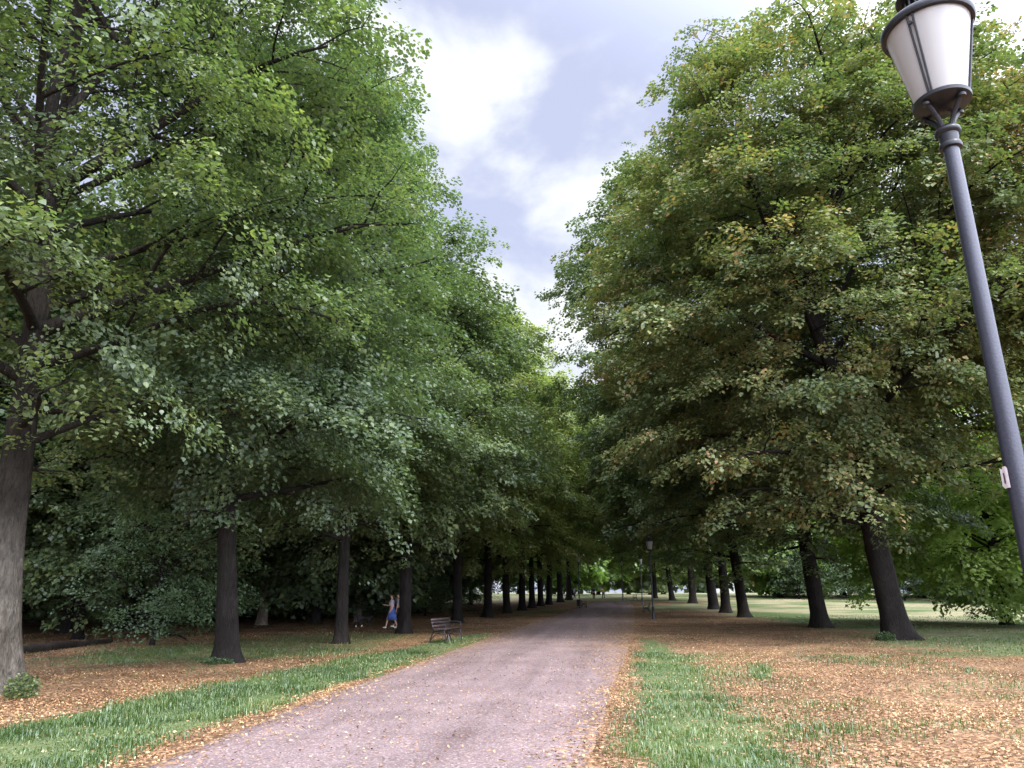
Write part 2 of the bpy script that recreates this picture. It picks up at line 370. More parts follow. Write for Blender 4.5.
def path():
    ys = np.concatenate([np.arange(-6, 30, 0.5), np.arange(30, 110, 1.5)])
    ys = ys[ys < RY[-1]]
    n = 27; V = []; A = []
    for y in ys:
        l, r = float(path_l(y)), float(path_r(y))
        for k in range(n):
            t = k/(n-1); x = l+(r-l)*t
            V.append((x, y, float(hgt(x, y))+0.006+0.03*math.sin(math.pi*t)-(0.02 if k in (0, n-1) else 0)))
            A.append(litter_on_path(x, y))
    F = [(i*n+k, i*n+k+1, (i+1)*n+k+1, (i+1)*n+k) for i in range(len(ys)-1) for k in range(n-1)]
    me = np_mesh('path', np.array(V), np.array(F), True, {'litter': np.array(A)})
    m, nt, out = mat('path_gravel')
    tc = nd(nt, 'ShaderNodeNewGeometry')
    v = nd(nt, 'ShaderNodeTexVoronoi', i_Scale=55.0); nt.links.new(tc.outputs['Position'], v.inputs['Vector'])
    sep = nd(nt, 'ShaderNodeSeparateColor'); nt.links.new(v.outputs['Color'], sep.inputs[0])
    r = ramp(nt, [(0.0, (0.115, 0.083, 0.079)), (0.5, (0.165, 0.121, 0.118)), (0.9, (0.22, 0.167, 0.162)), (1.0, (0.34, 0.27, 0.25))], sep.outputs[0])
    n = nd(nt, 'ShaderNodeTexNoise', i_Scale=0.8, i_Detail=8.0, i_Roughness=0.6); nt.links.new(tc.outputs['Position'], n.inputs['Vector'])
    r1 = ramp(nt, [(0.3, (0.78, 0.76, 0.76)), (0.7, (1.12, 1.12, 1.12))], n.outputs['Fac'])
    mpt = nd(nt, 'ShaderNodeMapping'); mpt.inputs['Scale'].default_value = (1.5, 0.07, 1); nt.links.new(tc.outputs['Position'], mpt.inputs[0])
    nt3 = nd(nt, 'ShaderNodeTexNoise', i_Scale=1.0, i_Detail=5.0, i_Roughness=0.6); nt.links.new(mpt.outputs[0], nt3.inputs['Vector'])
    r3 = ramp(nt, [(0.35, (0.80, 0.78, 0.77)), (0.5, (1, 1, 1)), (0.66, (1.16, 1.14, 1.12))], nt3.outputs['Fac'])
    m3 = nd(nt, 'ShaderNodeMixRGB', blend_type='MULTIPLY'); m3.inputs[0].default_value = 1
    nt.links.new(r1.outputs[0], m3.inputs[1]); nt.links.new(r3.outputs[0], m3.inputs[2])
    mm = nd(nt, 'ShaderNodeMixRGB', blend_type='MULTIPLY'); mm.inputs[0].default_value = 1
    nt.links.new(r.outputs[0], mm.inputs[1]); nt.links.new(m3.outputs[0], mm.inputs[2])
    b = nd(nt, 'ShaderNodeBsdfPrincipled', i_Roughness=0.92); b.inputs['Specular IOR Level'].default_value = 0.15
    v2 = nd(nt, 'ShaderNodeTexVoronoi', i_Scale=22.0); nt.links.new(tc.outputs['Position'], v2.inputs['Vector'])
    sp2 = nd(nt, 'ShaderNodeSeparateColor'); nt.links.new(v2.outputs['Color'], sp2.inputs[0])
    lc = ramp(nt, LITTER, sp2.outputs[0]); at = nd(nt, 'ShaderNodeAttribute', attribute_name='litter')
    th = nd(nt, 'ShaderNodeMath', operation='LESS_THAN'); nt.links.new(sp2.outputs[1], th.inputs[0]); nt.links.new(at.outputs['Fac'], th.inputs[1])
    lx = nd(nt, 'ShaderNodeMixRGB'); nt.links.new(th.outputs[0], lx.inputs[0]); nt.links.new(mm.outputs[0], lx.inputs[1]); nt.links.new(lc.outputs[0], lx.inputs[2])
    nt.links.new(lx.outputs[0], b.inputs['Base Color'])
    n2 = nd(nt, 'ShaderNodeTexNoise', i_Scale=30.0, i_Detail=6.0); nt.links.new(tc.outputs['Position'], n2.inputs['Vector'])
    bp = nd(nt, 'ShaderNodeBump', i_Strength=0.5, i_Distance=0.015); nt.links.new(n2.outputs['Fac'], bp.inputs['Height'])
    nt.links.new(bp.outputs[0], b.inputs['Normal']); nt.links.new(b.outputs[0], out.inputs[0])
    tag(link('path', me, m), kind='structure')

def ground_z(x, y): return hgt(x, y)+0.014

# ------------------------------------------------------------------ leaf and blade scatter
def frames(n, tilt, rg):
    """random leaf frames: axis a, side b, normal c"""
    az = rg.random(n)*2*np.pi
    c = np.stack([rg.normal(0, tilt, n), rg.normal(0, tilt, n), np.ones(n)], -1); c /= np.linalg.norm(c, axis=1)[:, None]
    a = np.stack([np.cos(az), np.sin(az), np.zeros(n)], -1); a -= c*(a*c).sum(1)[:, None]; a /= np.linalg.norm(a, axis=1)[:, None]
    return a, np.cross(c, a), c

def fallen_leaves():
    rg = np.random.default_rng(8)
    XY = []
    # camera-distance rings: as dense as the eye can tell apart
    for y0, y1, x0, x1, dens in ((6, 14, -13, 10, 560), (14, 22, -19, 17, 330), (22, 32, -24, 24, 130), (32, 48, -26, 32, 26), (48, 75, -20, 36, 9)):
        n = int((y1-y0)*(x1-x0)*dens)
        XY.append(np.stack([rg.uniform(x0, x1, n), rg.uniform(y0, y1, n)], -1))
    xy = np.concatenate(XY); x, y = xy[:, 0], xy[:, 1]
    l, r = path_l(y), path_r(y)
    inside = np.minimum(x-l, r-x)                       # distance into the path
    onp = np.where(inside > 0, 0.045+0.65*np.exp(-inside/0.22)+0.30*np.exp(-inside/0.9), 1.0)
    near_edge = np.exp(-np.abs(inside)/0.35)
    shade_l = np.clip((y-17)/12, 0, 1)*np.clip((inside), 0, 1)*0.12      # more on the path further on, right side
    g = grass_mask(x, y)
    cover = np.where(inside > 0, np.maximum(onp, litter_on_path(x, y)), (1-0.93*np.clip(g*1.25, 0, 1)))
    cover = cover*np.clip(0.12+2.6*(fbm(x+50, y, 1.9)-0.28), 0.08, 1)
    cover = np.maximum(cover, near_edge*0.8*(inside > -0.45)*(x < 1))
    cover *= np.where(x > 14, np.clip(1-(y-16)/14, 0.1, 1), 1)
    keep = rg.random(len(x)) < cover
    x, y = x[keep], y[keep]; n = len(x)
    inside = np.minimum(x-path_l(y), path_r(y)-x)
    a, b, c = frames(n, 0.38, rg)
    s = rg.uniform(0.020, 0.048, n)[:, None]*(1+np.clip((y-22)/40, 0, 1))[:, None]
    z = np.where(inside > 0, hgt(x, y)+0.04, ground_z(x, y)+0.012)+rg.random(n)*0.015
    p = np.stack([x, y, z], -1)
    w = rg.uniform(0.25, 0.42, n)[:, None]
    curl = rg.uniform(-0.05, 0.28, n)[:, None]
    V = np.stack([p-a*s*0.5, p+b*s*w+c*s*curl, p+a*s*0.5+c*s*0.1, p-b*s*w+c*s*curl], 1).reshape(-1, 3)
    i = np.arange(n)[:, None]*4
    F = np.concatenate([i+np.array([[0, 3, 2]]), i+np.array([[0, 2, 1]])])
    me = np_mesh('fallen_leaves', V, F, False, {'tint': np.repeat(np.clip(rg.normal(0.46, 0.24, n)+0.7*(fbm(x, y+9, 2.6)-0.5), 0, 1), 4)})
    m = leaf_mat('fallen_leaf', [(0.0, (0.080, 0.042, 0.026)), (0.3, (0.21, 0.110, 0.058)), (0.55, (0.35, 0.195, 0.100)), (0.8, (0.47, 0.30, 0.155)), (1.0, (0.56, 0.45, 0.23))], 0.1, 0.03, 0.0)
    tag(link('fallen_leaves', me, m), 'tan and rust fallen leaves scattered over the ground and path edges', 'fallen leaves', kind='stuff')
    print('fallen', n)

def grass():
    rg = np.random.default_rng(9)
    XY = []
    for y0, y1, x0, x1, dens in ((6, 13, -14, 5, 2300), (13, 22, -18, 8, 1000), (22, 34, -24, 26, 170), (34, 60, -18, 44, 45)):
        n = int((y1-y0)*(x1-x0)*dens)
        x = rg.uniform(x0, x1, n); y = rg.uniform(y0, y1, n)
        XY.append(np.stack([x, y], -1))
    xy = np.concatenate(XY); x, y = xy[:, 0], xy[:, 1]
    g = grass_mask(x, y)
    g = g*np.clip(0.3+1.7*(fbm(x, y+31, 0.9)-0.15), 0.3, 1); inside = np.minimum(x-path_l(y), path_r(y)-x)
    g = np.where(inside > 0.02, 0, g)
    # a few stray tufts in the litter
    g = np.maximum(g, 0.10*(fbm(x, y, 1.3) > 0.62)*(inside < -0.4))
    keep = rg.random(len(x)) < g
    x, y = x[keep], y[keep]; n = len(x)
    az = rg.random(n)*6.283; lean = rg.uniform(0.1, 0.8, n)
    k = (1+np.clip((y-13)/20, 0, 1.6))
    h = rg.uniform(0.025, 0.12, n)*np.clip(2.2*fbm(x, y, 0.55)-0.35, 0.25, 1.5)*np.where(y > 22, 0.9, 1.0)
    w = rg.uniform(0.003, 0.007, n)*k
    p = np.stack([x, y, ground_z(x, y)-0.012], -1)
    d = np.stack([np.cos(az), np.sin(az), np.zeros(n)], -1); sd = np.stack([-np.sin(az), np.cos(az), np.zeros(n)], -1)
    up = np.array([0, 0, 1.0])
    mid = p+up*(h*0.62)[:, None]+d*(h*lean*0.3)[:, None]
    tip = p+up*(h*(1-0.35*lean))[:, None]+d*(h*lean)[:, None]
    V = np.stack([p-sd*w[:, None], p+sd*w[:, None], mid+sd*w[:, None]*0.8, mid-sd*w[:, None]*0.8, tip], 1).reshape(-1, 3)
    i = np.arange(n)[:, None]*5
    me = np_mesh('grass', V, [i+np.array([[0, 1, 2, 3]]), i+np.array([[3, 2, 4]])], False,
                 {'tint': np.repeat(np.clip(rg.normal(0.45, 0.2, n)+0.9*(fbm(x, y, 1.6)-0.5), 0, 1), 5)})
    m = leaf_mat('grass_blade', [(0.0, (0.036, 0.068, 0.018)), (0.45, (0.076, 0.128, 0.030)), (0.75, (0.135, 0.180, 0.048)), (1.0, (0.30, 0.26, 0.12))], 0.3, 0.05, 0.0)
    tag(link('grass', me, m), 'short green grass growing along the path edges and lawn', 'grass', kind='stuff')
    print('grass', n)

# ------------------------------------------------------------------ trees
KITE = (np.array([[0, 0, 0], [0.42, 0.42, 0.07], [1, 0, -0.06], [0.42, -0.42, 0.07]]), np.array([[0, 3, 2], [0, 2, 1]]))
def _lobed():
    o = [(0, 0)]
    for a, r in ((-100, .30), (-75, .62), (-50, .42), (-35, .92), (-14, .52), (0, 1.05), (14, .52), (35, .92), (50, .42), (75, .62), (100, .30)):
        o.append((0.15+r*math.cos(R(a)), r*math.sin(R(a))*0.95))
    v = np.array([[x, y, 0.10*abs(y)-0.10*x*x] for x, y in o]+[[0.3, 0, -0.02]])
    n = len(o)
    return v, np.array([(n, i, (i+1) % n) for i in range(n)])
LOBED = _lobed()
_hv = np.array([[0, 0, 0], [0.10, 0.30, 0.03], [0.38, 0.44, 0.07], [0.70, 0.25, 0.03], [1, 0, -0.10], [0.70, -0.25, 0.03], [0.38, -0.44, 0.07], [0.10, -0.30, 0.03], [0.45, 0, 0.0]])
HEART = (_hv, np.array([(8, i+1, i) for i in range(7)]+[(8, 0, 7)]))

def spray_templates(rg, nleaf, leaf, shape, k=10, spread=(0.42, 0.34, 0.10)):
    LV, LF = shape; out = []
    for _ in range(k):
        n = nleaf
        x = rg.uniform(-0.05, 1, n)**0.8*spread[0]*2; wy = spread[1]*np.sin(np.clip(x/(spread[0]*2), 0.08, 0.97)*np.pi)**0.6
        y = rg.uniform(-1, 1, n)*wy; z = rg.normal(0, spread[2], n)-0.30*(x**2)/(spread[0]*2)-0.25*np.abs(y)**1.5
        ang = np.arctan2(y*1.6, 0.5)+rg.normal(0, 0.5, n)
        a = np.stack([np.cos(ang), np.sin(ang), rg.normal(-0.40, 0.28, n)], -1); a /= np.linalg.norm(a, axis=1)[:, None]
        c = np.stack([rg.normal(0, 0.38, n), rg.normal(0, 0.38, n), np.ones(n)], -1)
        c -= a*(a*c).sum(1)[:, None]; c /= np.linalg.norm(c, axis=1)[:, None]
        b = np.cross(c, a)
        s = leaf*rg.uniform(0.65, 1.2, n)
        V = np.stack([x, y, z], -1)[:, None, :]+s[:, None, None]*(LV[None, :, 0:1]*a[:, None]+LV[None, :, 1:2]*b[:, None]+LV[None, :, 2:3]*c[:, None])
        F = (np.arange(n)[:, None, None]*len(LV)+LF[None]).reshape(-1, 3)
        out.append((V.reshape(-1, 3), F, np.repeat(rg.normal(0, 0.12, n), len(LV))))
    return out

def tree_meshes(name, seed, H=24, tr=0.33, zb=4.5, rad=(7, 7), off=(0, 0), lean=(0, 0), limbs=26, leaf=0.11, nleaf=42,
                shape=KITE, bstep=0.75, tstep=0.5, fine=True, trunk_top=0.50, tone=0.45, sprays=1, fork=None, zmid=0.42, low_el=5, droop=0.10, scale=1.0, extra=(), fill=2500, gap=0.0, shell=0.26, leaders=4, top_el=52, taper=0.0, bough=0.72):
    """trunk (with limbs) mesh and crown mesh, in the tree's own space"""
    rg = np.random.default_rng(seed)
    zt = H
    cz = zb+(zt-zb)*zmid
    C = np.array([off[0], off[1], cz])
    def env(p):
        q = p-C
        rz = (zt-cz) if q[2] > 0 else (cz-zb)
        tpz = max(0.2, 1-taper*max(0.0, q[2]/rz))
        return (abs(q[0]/rad[0]/tpz)**2.2+abs(q[1]/rad[1]/tpz)**2.2+abs(q[2]/rz)**2.2)
    def reach(p, d):
        t = 0.5
        while t < 30 and env(p+d*t) < 1: t += 0.3
        return t
    TV, TF, tn = [], [], [0]
    def tube(pts, rr, k):
        V, F = tube_arr(np.asarray(pts), np.asarray(rr), k)
        TV.append(V); TF.append(F+tn[0]); tn[0] += len(V)
    # trunk
    n = 22; s = np.linspace(0, 1, n); top = H*trunk_top
    ln = np.array([lean[0], lean[1]])
    wob = np.stack([np.sin(s*5+rg.random()*6)*0.16*s, np.cos(s*4+rg.random()*6)*0.16*s], -1)
    xy = ln[None]*(s[:, None]**0.9)+wob*(tr/0.33)
    tp = np.stack([xy[:, 0], xy[:, 1], s*top], -1)
    tp[0, 2] = -0.25
    rr = tr*(1-0.55*s**0.9)+0.015
    # dense lower part with root flare and ridges
    zz = np.concatenate([np.array([-0.25, 0, 0.08, 0.18, 0.32, 0.5, 0.75, 1.05, 1.4, 1.8, 2.3]), np.linspace(2.8, top, 24)])
    px = np.interp(zz, tp[:, 2], tp[:, 0]); py = np.interp(zz, tp[:, 2], tp[:, 1]); pr = np.interp(zz, tp[:, 2], rr)
    pr = pr*(1+0.55*np.exp(-np.clip(zz, 0, 9)/0.28))
    k = 20 if fine else 10
    V, F = tube_arr(np.stack([px, py, zz], -1), pr, k)
    V = V.reshape(len(zz), k, 3); ctr = np.stack([px, py, zz], -1)[:, None]
    a = np.arange(k)/k*2*np.pi; ph = rg.random(4)*6.28
    lump = 0.05*np.sin(3*a+ph[0])[None]+0.04*np.sin(5*a+ph[1])[None]
    lump = lump*(1+2.2*np.exp(-np.clip(zz, 0, 9)/0.35))[:, None]+0.05*np.sin(zz*1.7+ph[2])[:, None]*np.sin(2*a+ph[3])[None]
    lump = lump+rg.normal(0, 0.015, lump.shape)
    V = ctr+(V-ctr)*(1+lump[..., None])
    TV.append(V.reshape(-1, 3)); TF.append(F+tn[0]); tn[0] += len(zz)*k
    SP, SD, SS, ST = [], [], [], []           # sprays: position, direction, scale, tint
    up = np.array([0, 0, 1.0])
    def add_limb(p0, d, L, r0, curve=0.18):
        m = 9; t = np.linspace(0, 1, m)
        side = np.cross(d, up); side /= np.linalg.norm(side)+1e-9
        pts = p0+d*L*t[:, None]+up*(curve*L*(t-t*t*1.0)*t)[:, None]*1.3-up*(droop*L*t**3)[:, None]
        pts = pts+side*(np.sin(t*rg.uniform(3, 6)+rg.random()*6)*0.05*L*t)[:, None]+up*(np.sin(t*rg.uniform(3, 7)+rg.random()*6)*0.03*L*t)[:, None]
        rads = r0*(1-0.88*t**0.8)+0.006
        tube(pts, rads, 8 if fine else 5)
        nb = max(3, int(L/bstep)); sgn = rg.choice([-1, 1])
        tone_l = rg.normal(0, 0.05)
        for j in range(nb):
            sb = 0.22+0.78*(j+rg.random()*0.6)/nb; sb = min(sb, 0.99); sgn = -sgn
            q = np.array([np.interp(sb, t, pts[:, i]) for i in range(3)])
            td = pts[min(int(sb*(m-1))+1, m-1)]-pts[max(int(sb*(m-1))-1, 0)]; td /= np.linalg.norm(td)
            sdv = np.cross(td, up); sdv /= np.linalg.norm(sdv)+1e-9
            ang = R(rg.uniform(35, 65)); bd = td*math.cos(ang)+sdv*sgn*math.sin(ang)+up*rg.normal(0.05, 0.28)
            if sb > 0.93: bd = td+0.2*rg.normal(size=3)
            bd /= np.linalg.norm(bd)
            BL = (0.20+0.30*(1-sb))*L*rg.uniform(0.75, 1.15); BL = min(max(BL, 0.9*scale), 4.5*scale)
            rc = reach(q, bd); BL = min(BL, max(rc*1.05, 0.7))
            mb = 5; tb = np.linspace(0, 1, mb)
            bp = q+bd*BL*tb[:, None]-up*((0.06+droop)*BL*tb**2)[:, None]+rg.normal(0, 0.03*BL, (mb, 3))*tb[:, None]
            tube(bp, (0.30*np.interp(sb, t, rads)+0.012)*(1-0.85*tb)+0.004, 5 if fine else 3)
            nt_ = max(2, int(BL/tstep)); s2 = 1; tone_b = tone_l+rg.normal(0, 0.07)
            for w in range(nt_):
                st = 0.15+0.85*(w+rg.random()*0.5)/nt_; s2 = -s2
                q2 = np.array([np.interp(st, tb, bp[:, i]) for i in range(3)])
                s3 = np.cross(bd, up); s3 /= np.linalg.norm(s3)+1e-9
                an = R(rg.uniform(20, 75)); td2 = bd*math.cos(an)+s3*s2*math.sin(an)+up*rg.normal(0.0, 0.25); td2 /= np.linalg.norm(td2)
                TL = rg.uniform(0.25, 0.8)*scale
                e = q2+td2*TL
                if fine: tube(np.array([q2, (q2+e)/2+up*0.02, e]), np.array([0.011, 0.008, 0.004]), 3)
                for _ in range(sprays):
                    SP.append((q2 if _ else e)-td2*0.35*scale+rg.normal(0, 0.07, 3)*scale); SD.append(td2+rg.normal(0, 0.15, 3)); SS.append(rg.uniform(0.8, 1.25)*scale)
                    ST.append(tone_b+rg.normal(0, 0.05))
    # limbs up the trunk
    ga = rg.random()*6.28
    for i in range(limbs):
        f = (i+0.5*rg.random())/limbs
        z0 = zb*0.85+(top-zb*0.85)*f**0.9*0.97
        p0 = np.array([np.interp(z0, tp[:, 2], tp[:, j]) for j in range(3)]); r_here = np.interp(z0, tp[:, 2], rr)
        ga += 2.399+rg.normal(0, 0.25); el = R(low_el+(top_el-low_el)*f**1.1+rg.normal(0, 6))
        d = np.array([math.cos(ga)*math.cos(el), math.sin(ga)*math.cos(el), math.sin(el)])
        L = reach(p0, d)*rg.uniform(0.86, 1.06)
        add_limb(p0, d, L, min(r_here*0.5, 0.05+0.013*L))
    for (z0, az, el, L, r0) in extra:       # named big limbs seen in the photograph
        p0 = np.array([np.interp(z0, tp[:, 2], tp[:, j]) for j in range(3)])
        d = np.array([math.cos(R(az))*math.cos(R(el)), math.sin(R(az))*math.cos(R(el)), math.sin(R(el))])
        add_limb(p0, d, L, r0, 0.22)
    # a fork or two carrying the top
    p0 = tp[-1]
    for i in range(leaders):
        ga += 2*np.pi/leaders*(1+rg.normal(0, 0.08)); el = R((84, 70, 64, 60, 72)[i % 5]+rg.normal(0, 3)); d = np.array([math.cos(ga)*math.cos(el), math.sin(ga)*math.cos(el), math.sin(el)])
        add_limb(p0-np.array([0, 0, i*0.35]), d, max(1.2, reach(p0, d)*0.95), rr[-1]*(0.85, 0.7, 0.62, 0.55, 0.5)[i % 5], 0.05)
        # a second storey of limbs from each leader
        for j in range(3 if fine else 2):
            q = p0+d*reach(p0, d)*(0.25+0.2*j); a2 = rg.random()*6.283; e2 = R(rg.uniform(20, 50))
            d2 = np.array([math.cos(a2)*math.cos(e2), math.sin(a2)*math.cos(e2), math.sin(e2)])
            add_limb(q, d2, max(1.2, reach(q, d2)*0.9), 0.075)
    # outer foliage: sprays through the uneven shell of the crown, thinned into clumps
    kv = rg.normal(size=(9, 3)); kv /= np.linalg.norm(kv, axis=1)[:, None]; kv *= (2*np.pi/rg.uniform(1.8, 5.0, 9))[:, None]; kp = rg.random(9)*6.28
    m_ = int(fill*2.2)
    u = rg.normal(size=(m_, 3)); u /= np.linalg.norm(u, axis=1)[:, None]
    lob = rg.normal(size=(14, 3)); lob /= np.linalg.norm(lob, axis=1)[:, None]
    lump_ = 0.84+0.22*np.exp(-((1-(u@lob.T))/0.06)).max(axis=1)+0.03*rg.normal(size=m_)
    rho = (1-np.abs(rg.normal(0, shell, m_)))
    ok = rho > 0.15
    ex = 2/2.2
    su = np.sign(u)*np.abs(u)**ex
    rz = np.where(u[:, 2] > 0, zt-cz, cz-zb)
    tz = 1-taper*np.clip(su[:, 2]*rho, 0, 1)
    Q = C+su*np.stack([rad[0]*tz, rad[1]*tz, rz], -1)*(rho*lump_)[:, None]
    nz = np.sin(Q@kv.T+kp).sum(1)/3.0
    ok &= nz > gap
    ix = np.where(ok)[0][:fill]
    dirs = u[ix]*np.array([1, 1, 0.35])+rg.normal(0, 0.35, (len(ix), 3))-np.array([0, 0, 0.12])
    dirs /= np.linalg.norm(dirs, axis=1)[:, None]
    nb_ = max(6, len(ix)//26)                    # boughs: flattened, drooping layers of sprays
    cand = np.where(ok & (rho > 0.60))[0]
    ctr = cand[rg.integers(0, len(cand), nb_)]
    own = rg.integers(0, nb_, len(ix)); take = rg.random(len(ix)) < bough
    o_ = u[ctr]*np.array([1, 1, 0.25]); o_ /= np.linalg.norm(o_, axis=1)[:, None]
    l_ = np.cross(o_, np.array([0, 0, 1.0])); l_ /= np.linalg.norm(l_, axis=1)[:, None]+1e-9
    sz = rg.uniform(0.7, 1.5, nb_)*(0.75+0.25*scale)
    a_ = rg.uniform(-1.3, 1.0, len(ix)); w_ = rg.normal(0, 0.55, len(ix))*(1.15-0.5*np.abs(a_))
    PB = Q[ctr][own]+o_[own]*(a_*sz[own])[:, None]+l_[own]*(w_*sz[own])[:, None]*1.5
    PB[:, 2] += rg.normal(0, 0.13, len(ix))*scale-0.22*sz[own]*(a_+0.3)**2*np.sign(a_+0.3)-0.12*np.abs(w_)
    QQ = np.where(take[:, None], PB, Q[ix]); bt = rg.normal(0, 0.07, nb_)
    dd_ = o_[own]+l_[own]*w_[:, None]*0.6-np.array([0, 0, 0.15]); dd_ /= np.linalg.norm(dd_, axis=1)[:, None]
    dirs = np.where(take[:, None], dd_+rg.normal(0, 0.15, dd_.shape), dirs); zz_ = np.where(take, bt[own]/0.07, nz[ix])
    for q_, d_, z_ in zip(QQ, dirs, zz_):
        SP.append(q_); SD.append(d_); SS.append(rg.uniform(0.8, 1.3)*scale); ST.append(0.07*z_+rg.normal(0, 0.05))
    trunk = np_mesh('trunk', np.concatenate(TV), np.concatenate(TF), True)
    # crown
    T = spray_templates(rg, nleaf, leaf, shape)
    SP = np.array(SP); SD = np.array(SD); SS = np.array(SS); ST = np.array(ST)
    which = rg.integers(0, len(T), len(SP))
    CV, CF, CT = [], [], []; base = 0
    for ti, (V, F, tt) in enumerate(T):
        ix = np.where(which == ti)[0]
        if not len(ix): continue
        a = SD[ix].copy(); a[:, 2] *= 0.6; a /= np.linalg.norm(a, axis=1)[:, None]
        c = np.array([0, 0, 1.0])+rg.normal(0, 0.22, (len(ix), 3)); c -= a*(a*c).sum(1)[:, None]; c /= np.linalg.norm(c, axis=1)[:, None]
        b = np.cross(c, a)
        W = SP[ix][:, None]+SS[ix][:, None, None]*(V[None, :, 0:1]*a[:, None]+V[None, :, 1:2]*b[:, None]+V[None, :, 2:3]*c[:, None])
        nv = len(V); CV.append(W.reshape(-1, 3)); CF.append((np.arange(len(ix))[:, None, None]*nv+F[None]).reshape(-1, 3)+base); base += len(ix)*nv
        CT.append((tone+ST[ix][:, None]+tt[None]).reshape(-1))
    CV = np.concatenate(CV)
    low = CV[:, 2] < 0.25
    CV[low, 2] = 0.25
    crown = np_mesh('crown', CV, np.concatenate(CF), False, {'tint': np.clip(np.concatenate(CT), 0, 1)})
    print(name, 'sprays', len(SP), 'leaves', len(SP)*nleaf)
    return trunk, crown

def put_tree(name, meshes, loc, rz, label, mats, group=None, sc=1.0, cat='tree', trunk_name='trunk'):
    x, y = loc
    e = empty(name, (x, y, float(hgt(x, y))), rz); e.scale = (sc, sc, sc)
    t = bpy.data.objects.new(trunk_name, meshes[0]); COL.objects.link(t); t.parent = e
    c = bpy.data.objects.new('crown', meshes[1]); COL.objects.link(c); c.parent = e
    for o, m in ((t, mats[0]), (c, mats[1])):
        if len(o.data.materials) == 0: o.data.materials.append(m)
        if o.data.materials[0] != m:
            o.material_slots[0].link = 'OBJECT'; o.material_slots[0].material = m
    tag(e, label, cat, group)
    return e

